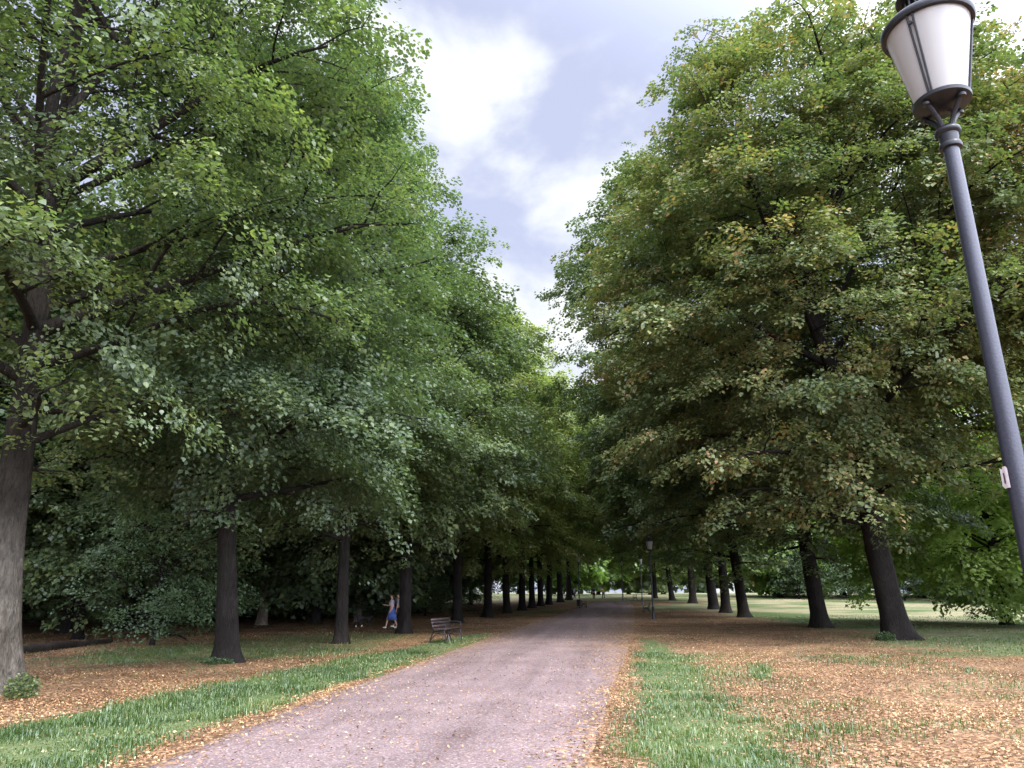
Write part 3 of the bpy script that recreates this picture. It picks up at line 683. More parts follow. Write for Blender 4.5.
def trees():
    GL, GR = 'lime trees in the left row of the avenue', 'trees in the right row of the avenue'
    bk, lf, ol = M['bark'], M['leaf'], M['olive']
    # ---- left row
    t1 = tree_meshes('T1', 21, H=23, tr=0.29, zb=4.2, rad=(6.3, 6.5), off=(0.2, -0.3), lean=(-1.5, 0.2), limbs=20, leaf=0.088, nleaf=62, shape=HEART, tone=0.45, fill=3000, gap=0.30, taper=0.2,
                     extra=((4.3, 30, 28, 3.4, 0.09), (6.6, 20, 28, 8.2, 0.16), (9.8, 0, 32, 7.2, 0.15)))
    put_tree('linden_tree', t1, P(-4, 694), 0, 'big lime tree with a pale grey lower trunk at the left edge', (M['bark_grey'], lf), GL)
    t2 = tree_meshes('T2', 22, H=22, tr=0.25, zb=3.2, rad=(5.0, 5.6), off=(0.0, 0), lean=(-1.2, 0.1), limbs=18, leaf=0.108, nleaf=46, tone=0.42, fill=2900, gap=0.2, zmid=0.3, taper=0.42)
    put_tree('linden_tree', t2, P(228, 663), 0, 'lime tree with root flare standing alone on leaf litter, second trunk from the left', (bk, lf), GL)
    t3 = tree_meshes('T3', 23, H=25.5, tr=0.20, zb=3.1, rad=(4.8, 5.4), off=(-1.1, 0), lean=(-0.3, 0), limbs=18, leaf=0.12, nleaf=44, tone=0.47, fill=3200, zmid=0.3, taper=0.28, gap=0.12)
    put_tree('linden_tree', t3, P(341, 644), 0, 'slender lime tree with a knot low on its trunk, left of the walkers', (bk, lf), GL)
    t4 = tree_meshes('T4', 24, H=22, tr=0.27, zb=3.6, rad=(6.0, 6.4), off=(0.0, 0), limbs=18, leaf=0.15, nleaf=36, tone=0.56, fill=3200, zmid=0.3, taper=0.45)
    put_tree('linden_tree', t4, P(404, 634), 0, 'lime tree whose trunk half hides the two walkers', (bk, lf), GL)
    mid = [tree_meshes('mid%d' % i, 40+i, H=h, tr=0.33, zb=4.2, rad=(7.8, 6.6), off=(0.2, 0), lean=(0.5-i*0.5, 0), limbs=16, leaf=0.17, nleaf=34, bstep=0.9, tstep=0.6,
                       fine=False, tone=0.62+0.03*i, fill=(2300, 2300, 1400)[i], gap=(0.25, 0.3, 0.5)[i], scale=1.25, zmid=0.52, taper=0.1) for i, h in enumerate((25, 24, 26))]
    row = [(430, 629.5, 1, 'slim lime tree between the walkers\' tree and the nearest bench', 0.93), (457, 623, 0, 'lime tree standing directly behind the nearest bench', 0.88), (488, 617.5, 1, 'lime tree with a straight dark trunk, first one right of the nearest bench', 0.92),
           (507, 613.5, 2, 'lime tree with spreading roots, second one right of the nearest bench', 1.0), (522, 610.5, 0, 'lime tree at the near end of the tight row of four trunks', 1.02),
           (532, 608.2, 1, 'second tree of the tight row of four trunks on the left', 1.0), (541, 606.3, 2, 'third tree of the tight row of four trunks on the left', 1.0), (549, 604.8, 0, 'far tree of the tight row of four trunks on the left', 1.12),
           (560, 602.5, 1, 'lime tree left of the far lamp beside the path', 1.15), (569, 600.4, 2, 'tree just behind the far bench on the left', 1.15)]
    for i, (px, py, k, lab, sc) in enumerate(row):
        if i == 0: continue
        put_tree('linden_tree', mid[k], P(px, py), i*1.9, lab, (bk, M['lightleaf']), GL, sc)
    # ---- right row
    r1 = tree_meshes('R1', 51, H=27.5, tr=0.47, zb=4.0, rad=(9.4, 9.5), off=(-1.6, -0.5), lean=(-1.5, -0.3), limbs=22, leaf=0.14, nleaf=44, tone=0.52, bstep=0.8, zmid=0.43, low_el=0, fill=6400,
                     extra=((4.2, 200, 6, 7.0, 0.14), (4.6, 150, 12, 6.5, 0.12), (4.4, 250, 2, 6.0, 0.11)))
    put_tree('maple_tree', r1, P(900, 640), 0, 'broad maple with a thick leaning black trunk, nearest on the right', (bk, ol), GR)
    r2 = tree_meshes('R2', 52, H=28.5, tr=0.40, zb=3.1, rad=(11.6, 7.8), off=(-2.0, 0), lean=(-0.8, 0), limbs=22, leaf=0.15, nleaf=42, tone=0.50, bstep=0.8, zmid=0.50, low_el=-4, fill=6800, extra=((4.0, 260, 3, 6.5, 0.11), (4.4, 215, 4, 7.5, 0.12)))
    put_tree('maple_tree', r2, P(822, 628), 0, 'tall maple with leaning trunk just left of the nearest right tree', (bk, ol), GR)
    r0 = tree_meshes('R0', 53, H=25, tr=0.40, zb=7.8, rad=(8.5, 8.0), limbs=18, leaf=0.165, nleaf=32, tone=0.68, bstep=0.8, zmid=0.4, low_el=0, fill=3800)
    put_tree('maple_tree', r0, (20.5, 28), 0, 'browning maple crown reaching in from the right edge behind the near lamp', (bk, ol), GR)
    rm = [tree_meshes('rmid%d' % i, 60+i, H=h, tr=0.42, zb=3.4, rad=(10.6, 6.0), off=(-1.8, 0), lean=(-0.8+i, 0), limbs=16, leaf=0.22, nleaf=28, bstep=0.9, tstep=0.6,
                      fine=False, tone=0.46, low_el=-2, fill=(2100, 1500)[i], gap=(0.32, 0.5)[i], scale=1.4, zmid=0.52) for i, h in enumerate((26, 24))]
    for i, (px, py, k, lab, sc) in enumerate([(744, 617.5, 0, 'rightmost of the three dark trunks close together', 0.95), (726, 613, 1, 'middle one of the three dark trunks close together', 1.0), (714, 609.5, 0, 'left and farthest of the three dark trunks close together', 1.12),
                                  (693, 603.5, 1, 'thick dark tree at the left of the far right row', 1.12), (672, 600.6, 0, 'far tree behind the lamp post on the right', 0.9), (655, 598.4, 1, 'farthest tree of the right row, beside the path end', 0.85)]):
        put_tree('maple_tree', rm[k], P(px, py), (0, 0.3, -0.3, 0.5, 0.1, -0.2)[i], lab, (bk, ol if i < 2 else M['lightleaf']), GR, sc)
    # ---- far and side trees
    far = [tree_meshes('far%d' % i, 80+i, H=h, tr=0.35, zb=2.2, rad=(7.5, 7.5), limbs=20, leaf=0.36, nleaf=22, bstep=1.3, tstep=0.9,
                       fine=False, tone=0.5, low_el=-5, droop=0.16, scale=2.0, fill=1100) for i, h in enumerate((20, 17))]
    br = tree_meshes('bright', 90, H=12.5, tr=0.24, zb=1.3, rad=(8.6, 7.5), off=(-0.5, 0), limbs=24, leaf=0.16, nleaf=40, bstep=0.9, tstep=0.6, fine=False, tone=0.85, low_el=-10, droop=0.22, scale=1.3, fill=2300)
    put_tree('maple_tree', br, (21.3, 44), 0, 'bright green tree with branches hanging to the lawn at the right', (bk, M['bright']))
    lab = {(862, 597): ('pale trunked tree out on the lawn behind the leaning maple', M['bark_pale']), (1012, 601): ('lawn tree with a short trunk near the right edge', bk),
           (1050, 604): ('lawn tree at the very right edge', bk), (780, 597.5): ('dense round tree at the back of the lawn, left of the leaning trunks', bk)}
    for j, ((px, py), (lb, bm)) in enumerate(lab.items()):
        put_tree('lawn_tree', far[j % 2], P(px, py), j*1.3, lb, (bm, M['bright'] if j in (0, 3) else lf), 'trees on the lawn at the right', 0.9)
    # tree line closing the lawn on the right and the end of the avenue
    k = 0
    for x, y, s in [(36, 122, 1.1), (46, 114, 1.2), (56, 104, 1.1), (68, 94, 1.2), (80, 82, 1.2), (88, 66, 1.1), (95, 50, 1.1), (36, 132, 1.2), (50, 126, 1.3), (64, 118, 1.3), (78, 108, 1.3), (92, 92, 1.3), (104, 72, 1.2)]:
        put_tree('park_tree', far[k % 2], (x, y), k*0.9, 'tree in the dark tree line closing the lawn at the right', (bk, lf if k % 2 else M['dark']), 'tree line behind the lawn', s); k += 1
    for x, y, s in [(-6.5, 128, 0.85), (-2.2, 140, 0.9), (8, 150, 1.0), (-4, 176, 1.2), (4.5, 182, 1.2), (-13, 172, 1.2), (13, 186, 1.2), (-22, 180, 1.3), (24, 182, 1.3), (-32, 170, 1.2), (34, 176, 1.3)]:
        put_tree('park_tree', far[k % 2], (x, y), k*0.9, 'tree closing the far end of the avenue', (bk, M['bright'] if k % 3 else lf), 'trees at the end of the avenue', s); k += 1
    # ---- the wood on the left: second row, then deeper trees
    named = [((262, 625), 'tree with a pale brown trunk in the wood between the first two avenue trunks', M['bark_pale'], 1.0), ((357, 622), 'tree with a brown trunk right behind the knotted lime', M['bark_pale'], 0.9),
             ((77, 640), 'thin young tree leaning right behind the fallen log', bk, 0.62), ((64, 634), 'dark tree in the wood just left of the young trees', bk, 0.95)]
    wood = [tree_meshes('wood%d' % i, 100+i, H=h, tr=0.26, zb=1.8, rad=(6.5, 6.5), lean=(0.6*i-0.5, 0.4), limbs=14, leaf=0.18, nleaf=34, bstep=1.0, tstep=0.65,
                        fine=False, tone=0.45, low_el=-5, droop=0.16, fill=1900, scale=1.5) for i, h in enumerate((21, 18, 23))]
    for j, (p, lb, bm, s) in enumerate(named):
        put_tree('woodland_tree', wood[j % 3], P(*p), j*2.1, lb, (bm, lf), 'trees of the wood at the left', s)
    rg = np.random.default_rng(77); pts = []
    tries = 0
    while len(pts) < 40 and tries < 4000:
        tries += 1
        x = rg.uniform(-62, -16); y = rg.uniform(14, 120)
        if y < 30 and x > -22-0.2*(30-y): continue
        if abs(math.degrees(math.atan2(x, y))+7.5) > 42: continue
        if y > 88: continue
        if all((x-a)**2+(y-b)**2 > (5.0+0.03*y)**2 for a, b in pts): pts.append((x, y))
    for j, (x, y) in enumerate(sorted(pts, key=lambda q: q[1])):
        put_tree('woodland_tree', wood[j % 3], (x, y), j*1.7, 'dark trunk and crown deep in the shady wood at the left', (bk, lf if j % 3 else M['dark']), 'deep trees of the wood at the left', rg.uniform(0.85, 1.1))
    # ---- understorey shrubs
    shr = [tree_meshes('shrub%d' % i, 120+i, H=h, tr=0.05, zb=0.3, rad=(2.6, 2.6), limbs=22, leaf=0.11, nleaf=26, bstep=0.45, tstep=0.4, fine=False, tone=0.45, low_el=10, droop=0.2, scale=0.75, trunk_top=0.7, fill=380, top_el=60) for i, h in enumerate((4.2, 3.2))]
    put_tree('shrub', shr[0], P(152, 646), 0, 'dark many stemmed shrub at the right end of the fallen log', (bk, M['dark']), None, 1.0, 'shrub', 'stems')
    sp = []
    for (px, py) in [(20, 628), (110, 626), (190, 624), (235, 622), (300, 621), (330, 619), (375, 618), (425, 616), (55, 624), (150, 622), (270, 618), (395, 614), (440, 612), (460, 609)]:
        sp.append(P(px, py))
    for x, y in [(-24, 46), (-28, 50), (-33, 44), (-38, 52), (-30, 60), (-24, 66), (-22, 74), (-30, 80), (-36, 64), (-44, 48), (-42, 60), (-27, 74), (-25, 84), (-48, 56), (-50, 44)]:
        sp.append((x, y))
    for j, (x, y) in enumerate(sp):
        put_tree('shrub', shr[j % 2], (x, y), j*1.1, 'low dark bush in the undergrowth of the wood at the left', (bk, M['dark']), 'undergrowth bushes in the wood', 0.95+0.35*rg.random(), 'shrub', 'stems')
    for j, (x, y) in enumerate([(26, 108), (32, 106), (38, 103), (45, 99), (52, 94), (59, 88), (66, 82), (30, 116), (72, 74), (78, 70)]):
        put_tree('shrub', shr[j % 2], (x, y), j*1.1, 'dark bush along the back edge of the lawn', (bk, M['dark']), 'bushes at the back of the lawn', 1.5, 'shrub', 'stems')

def base_plants():
    rg = np.random.default_rng(31)
    def clump(name, loc, r, h, n, leaf, m, label):
        x, y = loc
        a = rg.random(n)*6.283; q = np.sqrt(rg.random(n))
        px = np.cos(a)*q*r; py = np.sin(a)*q*r; pz = 0.02+rg.random(n)*h*np.sqrt(1-0.8*q*q)
        A, B, C = frames(n, 0.5, rg); s = leaf*rg.uniform(0.6, 1.2, n)
        LV, LF = KITE
        V = np.stack([px, py, pz], -1)[:, None]+s[:, None, None]*(LV[None, :, 0:1]*A[:, None]+LV[None, :, 1:2]*B[:, None]+LV[None, :, 2:3]*C[:, None])
        F = (np.arange(n)[:, None, None]*4+LF[None]).reshape(-1, 3)
        me = np_mesh(name, V.reshape(-1, 3), F, False, {'tint': np.repeat(np.clip(rg.normal(0.45, 0.2, n), 0, 1), 4)})
        o = link(name, me, m); o.location = (x, y, float(hgt(x, y))); tag(o, label, 'plant')
    clump('ivy_clump', P(20, 699), 0.24, 0.38, 800, 0.055, M['leaf'], 'green ivy clump at the foot of the big pale trunk')
    clump('root_shoots', P(218, 664), 0.40, 0.14, 900, 0.06, M['dark'], 'dark shoots around the roots of the second trunk from the left')  # leafy root shoots rather than ivy, also the next clump
    clump('root_shoots', P(886, 641), 0.35, 0.32, 800, 0.065, M['dark'], 'low shoots at the foot of the leaning maple trunk')

# ------------------------------------------------------------------ furniture
def lamp_meshes():
    """5.4 m park lamp: parts as (name, mesh, material, smooth)"""
    out = []
    def part(name, mb, m, smooth=True, parent=None): out.append((name, mb, m, smooth, parent))
    b = MB()
    b.lathe([(0.0, -0.1), (0.13, -0.1), (0.13, 0.04), (0.115, 0.06), (0.10, 0.10), (0.085, 0.75), (0.095, 0.77), (0.095, 0.80), (0.063, 0.84),
             (0.058, 1.7), (0.047, 3.0), (0.044, 4.33), (0.0, 4.33)], 32)
    part('post', b, M['pole'])
    c = MB(); c.lathe([(0.045, 4.27), (0.062, 4.275), (0.066, 4.29), (0.062, 4.305), (0.052, 4.31), (0.056, 4.37), (0.070, 4.38), (0.074, 4.395), (0.070, 4.41), (0.045, 4.43), (0.0, 4.43)], 32)
    part('collar', c, M['iron'])
    s = MB()
    for k in range(4):
        a = R(25+90*k); pts = []
        for t in np.linspace(0, 1, 8):
            r = 0.030+0.105*t**1.6; z = 4.40+0.18*t
            pts.append((r*math.cos(a), r*math.sin(a), z))
        s.tube(pts, 0.016, 8); e = pts[-1]
        s.lathe([(0.0, -0.016), (0.024, -0.014), (0.026, 0.0), (0.018, 0.012), (0.0, 0.014)], 12, (e[0], e[1], e[2]-0.004))
    part('bracket', s, M['iron'])
    d = MB(); d.lathe([(0.0, 4.545), (0.05, 4.55), (0.145, 4.59), (0.165, 4.60), (0.168, 4.622), (0.150, 4.632), (0.0, 4.634)], 48)
    part('base_plate', d, M['iron'])
    g = MB(); g.lathe([(0.146, 4.635), (0.246, 5.175), (0.242, 5.175), (0.142, 4.635)], 64)
    part('lamp_glass', g, M['glass'])
    rim = MB(); rim.lathe([(0.247, 5.160), (0.268, 5.163), (0.276, 5.180), (0.276, 5.205), (0.262, 5.222), (0.24, 5.232), (0.12, 5.285), (0.12, 5.18), (0.244, 5.18)], 64)
    part('rim', rim, M['iron'])
    for k in range(3):
        bar = MB()
        for o_ in (-0.016, 0.016):
            a = R(224+120*k)+o_/0.24
            bar.tube([(0.154*math.cos(a), 0.154*math.sin(a), 4.63), (0.254*math.cos(a), 0.254*math.sin(a), 5.17)], 0.0065, 6)
        a = R(224+120*k); bar.tube([(0.245*math.cos(a), 0.245*math.sin(a), 5.10), (0.262*math.cos(a), 0.262*math.sin(a), 5.10)], 0.011, 8)
        part('glazing_bar', bar, M['iron'])
    v = MB()
    for k in range(16):
        a = R(22.5*k); v.tube([(0.105*math.cos(a), 0.105*math.sin(a), 5.27), (0.105*math.cos(a), 0.105*math.sin(a), 5.43)], 0.010, 6)
    v.lathe([(0.085, 5.27), (0.085, 5.43)], 24)
    part('vent', v, M['iron'])
    h = MB(); h.lathe([(0.0, 5.425), (0.15, 5.428), (0.155, 5.445), (0.13, 5.48), (0.07, 5.53), (0.03, 5.56), (0.035, 5.59), (0.02, 5.62), (0.0, 5.63)], 32)
    part('cap', h, M['iron'])
    return out

def lamps():
    specs = lamp_meshes(); cache = {}
    def lamp(loc, label, first):
        x, y = loc
        e = empty('street_lamp', (x, y, float(hgt(x, y)))); tag(e, label, 'street lamp', 'park lamps along the path')
        for i, (n, mb, m, sm, par) in enumerate(specs):
            if i not in cache: o = cache[i] = mb.build(n, m, e, sm)
            else:
                o = bpy.data.objects.new(n, cache[i].data); COL.objects.link(o); o.parent = e
            if n == 'lamp_glass': glass = o
            if n == 'glazing_bar': o.parent = glass
        return e
    # nearest: rim centre seen at px (927,22)
    d = ray(927, 29); t = (5.19-EYE)/d[2]
    nx, ny = d[0]*t, d[1]*t
    lamp((nx, ny), 'tall park lamp with white conical glass, nearest, at the right', True)
    lamp(P(653.5, 619.5), 'park lamp post beside the bench on the right of the path', False)
    lamp(P(642.5, 605), 'distant lamp post on the right edge of the path, left of the bench', False)
    lamp(P(579.5, 608.5), 'far lamp post on the left of the path by a bench', False)
    lamp(P(623, 600.5), 'farthest lamp post near the end of the path', False)
    # sticker on the nearest post
    st = empty('sticker', (nx, ny, 0)); tag(st, 'small torn white sticker stuck on the near lamp post', 'sticker')
    dd = ray(1013, 478); hd = math.hypot(dd[0], dd[1]); dist = math.hypot(nx, ny)
    z = EYE+dd[2]/hd*dist
    a0 = math.atan2(-ny, -nx)                 # towards the camera
    V = []; F = []; n = 7
    r = 0.0585
    for i in range(n):
        a = a0-R(38)-R(62)*i/(n-1)
        top = 0.062-(0.012 if i in (0, 5) else 0); bot = -0.055+(0.016 if i == n-1 else 0)
        rr = r+(0.014 if i == n-1 else 0.004*(i == n-2))
        V += [(rr*math.cos(a), rr*math.sin(a), z+bot), (rr*math.cos(a), rr*math.sin(a), z+top)]
    F = [(2*i, 2*i+1, 2*i+3, 2*i+2) for i in range(n-1)]
    link('paper', np_mesh('paper', np.array(V), np.array(F)), M['paper'], st)
    V = []
    for i in range(3):
        a = a0-R(62)-R(18)*i/2
        V += [((r+0.003)*math.cos(a), (r+0.003)*math.sin(a), z-0.03), ((r+0.003)*math.cos(a), (r+0.003)*math.sin(a), z+0.028)]
    link('print', np_mesh('print', np.array(V), np.array([(2*i, 2*i+1, 2*i+3, 2*i+2) for i in range(2)])), M['ink'], st)

def bench_mesh():
    """bench in own space: length along Y, front towards +X"""
    L = 1.9; parts = []
    def arc(p0, p1, bulge, k=6):
        p0, p1 = np.array(p0, float), np.array(p1, float); t = np.linspace(0, 1, k)[:, None]
        return p0+(p1-p0)*t+np.array(bulge)*np.sin(np.pi*t)
    for y in (-L/2+0.08, L/2-0.08):
        f = MB()
        f.tube(arc((0.26, y, 0), (0.20, y, 0.42), (0.03, 0, 0)), 0.022, 8)               # front leg
        f.tube(arc((-0.30, y, 0), (-0.16, y, 0.42), (-0.02, 0, 0)), 0.022, 8)            # rear leg
        f.tube(arc((-0.16, y, 0.42), (-0.27, y, 0.80), (-0.01, 0, 0)), 0.020, 8)         # back upright
        f.tube(arc((-0.17, y, 0.40), (0.22, y, 0.42), (0, 0, -0.015)), 0.020, 8)         # seat rail
        f.tube(arc((-0.23, y, 0.64), (0.22, y, 0.64), (0, 0, 0.03)), 0.020, 8)           # arm
        f.tube(arc((0.22, y, 0.64), (0.21, y, 0.42), (0.03, 0, 0)), 0.018, 8)
        f.tube(arc((0.24, y, 0.12), (-0.25, y, 0.12), (0, 0, 0.20)), 0.014, 6)           # arched stretcher
        parts.append(('end_frame', f, M['iron']))
    s = MB()
    for k in range(5): s.box((-0.12+0.082*k, 0, 0.450+0.004*abs(k-2)), (0.066, L, 0.03))
    parts.append(('seat', s, M['wood']))
    b = MB()
    for k in range(3):
        z = 0.55+0.105*k; x = -0.19-0.30*(z-0.42)*0.95+0.03
        b.box((x, 0, z), (0.028, L, 0.07), Matrix.Rotation(R(-16), 3, 'Y'))
    parts.append(('backrest', b, M['wood']))
    c = MB()
    c.tube([(0.1, -L/2+0.1, 0.13), (0.02, 0, 0.40), (0.1, L/2-0.1, 0.13)], 0.012, 6)
    c.tube([(0.16, -0.15, 0.01), (0.02, -0.02, 0.42)], 0.018, 6); c.tube([(0.16, 0.15, 0.01), (0.02, 0.02, 0.42)], 0.018, 6)
    parts.append(('brace', c, M['iron']))
    return parts

def benches():
    specs = bench_mesh(); cache = {}
    def bench(loc, rz, label):
        x, y = loc; e = empty('park_bench', (x, y, float(hgt(x, y))+0.012), rz); tag(e, label, 'bench', 'park benches along the path')
        for i, (n, mb, m) in enumerate(specs):
            if i not in cache: cache[i] = mb.build(n, m, e, n != 'seat' and n != 'backrest')
            else:
                o = bpy.data.objects.new(n, cache[i].data); COL.objects.link(o); o.parent = e
    a = P(440, 645); b = P(466, 640)
    ang = math.atan2(b[1]-a[1], b[0]-a[0])-math.pi/2
    cx, cy = (a[0]+b[0])/2, (a[1]+b[1])/2
    bench((cx-0.26, cy), ang, 'empty wooden bench with black iron frame, nearest, left of the path')
    q = P(646.5, 613.5); bench(q, math.pi, 'bench seen end on beside the lamp post right of the path')
    q = P(584, 608); bench(q, 0.0, 'far bench beside the lamp post left of the path')
    q = P(635, 600.5); bench(q, math.pi, 'farthest bench near the end of the path, right side')
    # litter bin beside the far left lamp
    x, y = P(577, 609); e = empty('litter_bin', (x, y, float(hgt(x, y)))); tag(e, 'dark litter bin on a post by the far left lamp', 'litter bin')
    m = MB(); m.tube([(0, 0, -0.05), (0, 0, 0.95)], 0.025, 8); m.build('post', M['iron'], e, True)
    m = MB(); m.lathe([(0, 0.30), (0.17, 0.30), (0.20, 0.34), (0.21, 0.88), (0.22, 0.90), (0.19, 0.90), (0.18, 0.36), (0.0, 0.35)], 20, (0.2, 0, 0)); m.build('bucket', M['iron'], e, True)

def log():
    a = P(4, 657); b = P(110, 643.5)
    A = np.array([a[0], a[1], hgt(*a)+0.13]); B = np.array([b[0], b[1], hgt(*b)+0.08])
    t = np.linspace(0, 1, 14)[:, None]
    rg = np.random.default_rng(4)
    pts = A+(B-A)*t+rg.normal(0, 0.012, (14, 3))
    m = MB(); m.tube(pts, (0.15-0.06*t[:, 0])*(1+rg.normal(0, 0.04, 14)), 12)
    for k, (s_, dx, dy, dz, L) in enumerate(((0.35, 0.1, -0.5, 0.6, 0.25), (0.7, -0.2, 0.6, 0.8, 0.35))):
        p = A+(B-A)*s_; d = np.array([dx, dy, dz]); m.tube([p, p+d*L], [0.04, 0.02], 6)
    o = m.build('fallen_log', M['logw'], None, True); tag(o, 'long dark fallen log lying at the edge of the wood at the left', 'log')

# ------------------------------------------------------------------ people and dog
def skinned(name, verts, edges, radii, m, parent=None, sub=2, root=0):
    me = bpy.data.meshes.new(name); me.from_pydata([tuple(v) for v in verts], edges, []); me.update()
    o = bpy.data.objects.new(name, me); COL.objects.link(o)
    o.modifiers.new('s', 'SKIN'); sv = me.skin_vertices[0].data
    for i, r in enumerate(radii):
        sv[i].radius = (r, r) if not isinstance(r, tuple) else r; sv[i].use_root = (i == root)
    ss = o.modifiers.new('u', 'SUBSURF'); ss.levels = sub; ss.render_levels = sub
    dg = bpy.context.evaluated_depsgraph_get(); dg.update()
    new = bpy.data.meshes.new_from_object(o.evaluated_get(dg)); new.name = name
    bpy.data.objects.remove(o, do_unlink=True)
    new.polygons.foreach_set('use_smooth', np.ones(len(new.polygons), bool))
    return link(name, new, m, parent)

def person(loc, rz, label, top, bottom, hair, shoes, skirt=True, stride=0.22, arm='fwd', h=1.0, long_hair=False, group=None):
    x, y = loc; e = empty('person', (x, y, float(hgt(x, y))+0.012), rz); e.scale = (h, h, h); tag(e, label, 'person', group)
    # facing +X; z up; 1.65 m tall
    V = []; E = []; Rr = []
    def v(p, r, link_to=None):
        V.append(p); Rr.append(r); i = len(V)-1
        if link_to is not None: E.append((link_to, i))
        return i
    pel = v((0, 0, 0.93), 0.125); wa = v((0, 0, 1.08), 0.105, pel); ch = v((0.01, 0, 1.27), 0.125, wa); nk = v((0.0, 0, 1.41), 0.055, ch); n2 = v((0.02, 0, 1.46), 0.050, nk)
    hd = v((0.035, 0, 1.545), 0.085, n2); v((0.03, 0, 1.61), 0.070, hd)
    v((0.125, 0, 1.535), 0.016, hd)                                             # nose
    for s in (-1, 1): v((0.03, s*0.088, 1.54), 0.015, hd)                      # ears
    elbows = {}
    for s in (-1, 1):
        sh = v((0, s*0.165, 1.34), 0.052, ch)
        if arm == 'fwd': el, wr, hn = (0.06, s*0.20, 1.10), (0.29, s*0.16, 1.12), (0.37, s*0.15, 1.13)
        elif arm == 'swing': el, wr, hn = (-0.10*s, s*0.21, 1.09), (0.10-0.12*s, s*0.19, 0.95), (0.15-0.12*s, s*0.185, 0.90)
        else: el, wr, hn = (-0.02, s*0.21, 1.08), (0.04, s*0.22, 0.85), (0.05, s*0.22, 0.79)
        a = v(el, 0.038, sh); w = v(wr, 0.026, a); hh = v(hn, 0.030, w)
        dv = np.array(hn)-np.array(wr); dv /= np.linalg.norm(dv)
        for k, ln in enumerate((0.062, 0.072, 0.068, 0.055)):
            q = np.array(hn)+dv*0.02+np.array([0, 0, (k-1.5)*0.017]); f = v(tuple(q+dv*0.035), 0.009, hh); v(tuple(q+dv*ln+np.array([0, -s*0.02, 0])), 0.008, f)
        th = v(tuple(np.array(hn)+np.array([0, -s*0.02, 0.04])), 0.010, hh)
        leg = stride*s
        hp = v((0, s*0.09, 0.87), 0.085, pel); kn = v((leg*0.6+0.03, s*0.09, 0.48), 0.055, hp); an = v((leg if s > 0 else leg*1.2, s*0.085, 0.085 if s > 0 else 0.12), 0.035, kn)
        ax = leg if s > 0 else leg*1.2
        v((ax+0.13, s*0.09, 0.035 if s > 0 else 0.03), 0.026, an)
    skinned('body', V, E, Rr, M['skin'], e)
    # face marks
    f = MB()
    for s in (-1, 1): f.lathe([(0, -0.007), (0.009, 0), (0, 0.007)], 8, (0.113, s*0.032, 1.553))
    f.box((0.114, 0, 1.498), (0.012, 0.042, 0.007)); f.build('face_features', M['hair'], e)
    # shirt: torso with sleeves to the elbow
    SV = [(0, 0, 0.98), (0, 0, 1.10), (0.01, 0, 1.27), (0, 0, 1.385)]; SE = [(0, 1), (1, 2), (2, 3)]; SR = [0.125, 0.118, 0.145, 0.075]
    for s in (-1, 1):
        i = len(SV); SV.append((0, s*0.165, 1.345)); SR.append(0.064)
        el = (0.05, s*0.195, 1.16) if arm == 'fwd' else (-0.08*s if arm == 'swing' else -0.02, s*0.205, 1.15)
        SV.append(el); SR.append(0.052); SE += [(2, i), (i, i+1)]
    skinned('shirt', SV, SE, SR, top, e, 1)
    if skirt:
        k = 28; prof = [(0.115, 1.04), (0.135, 0.97), (0.175, 0.82), (0.225, 0.62), (0.265, 0.40), (0.255, 0.405), (0.20, 0.62), (0.13, 0.95)]
        a = np.linspace(0, 2*np.pi, k, endpoint=False); VV = []
        for j, (r, z) in enumerate(prof):
            fl = max(0, (0.95-z))*0.12
            for t in a:
                rr = r*(1+fl*1.2*math.sin(t*7)); VV.append((rr*math.cos(t)*(1+0.35*fl*2)-0.04*fl*6, rr*0.85*math.sin(t), z+0.02*math.sin(3*t)*fl*4))
        FF = [(i*k+j, i*k+(j+1) % k, (i+1)*k+(j+1) % k, (i+1)*k+j) for i in range(len(prof)-1) for j in range(k)]
        link('skirt', np_mesh('skirt', np.array(VV), np.array(FF), True), bottom, e)
    else:
        TV = [(0, 0, 0.96)]; TE = []; TR = [0.13]
        for s in (-1, 1):
            leg = stride*s; i = len(TV)
            TV += [(0, s*0.09, 0.87), (leg*0.6+0.03, s*0.09, 0.50)]; TR += [0.10, 0.072]; TE += [(0, i), (i, i+1)]
            if skirt is False: TV += [((leg if s > 0 else leg*1.2), s*0.085, 0.14)]; TR += [0.052]; TE += [(i+1, i+2)]
        skinned('trousers', TV, TE, TR, bottom, e, 1)
    for s in (-1, 1):
        ax = stride*s if s > 0 else stride*s*1.2
        skinned('shoe', [(ax-0.03, s*0.088, 0.045), (ax+0.07, s*0.09, 0.04), (ax+0.17, s*0.092, 0.033)], [(0, 1), (1, 2)], [0.046, 0.045, 0.034], shoes, e, 1, 1)
    hv = [(0.0, 0, 1.60), (-0.045, 0, 1.55), (-0.06, 0, 1.49)]; hr = [0.092, 0.078, 0.05]; he = [(0, 1), (1, 2)]
    if long_hair: hv.append((-0.08, 0, 1.36)); hr.append(0.045); he.append((2, 3))
    skinned('hair', hv, he, hr, hair, e, 1)
    return e

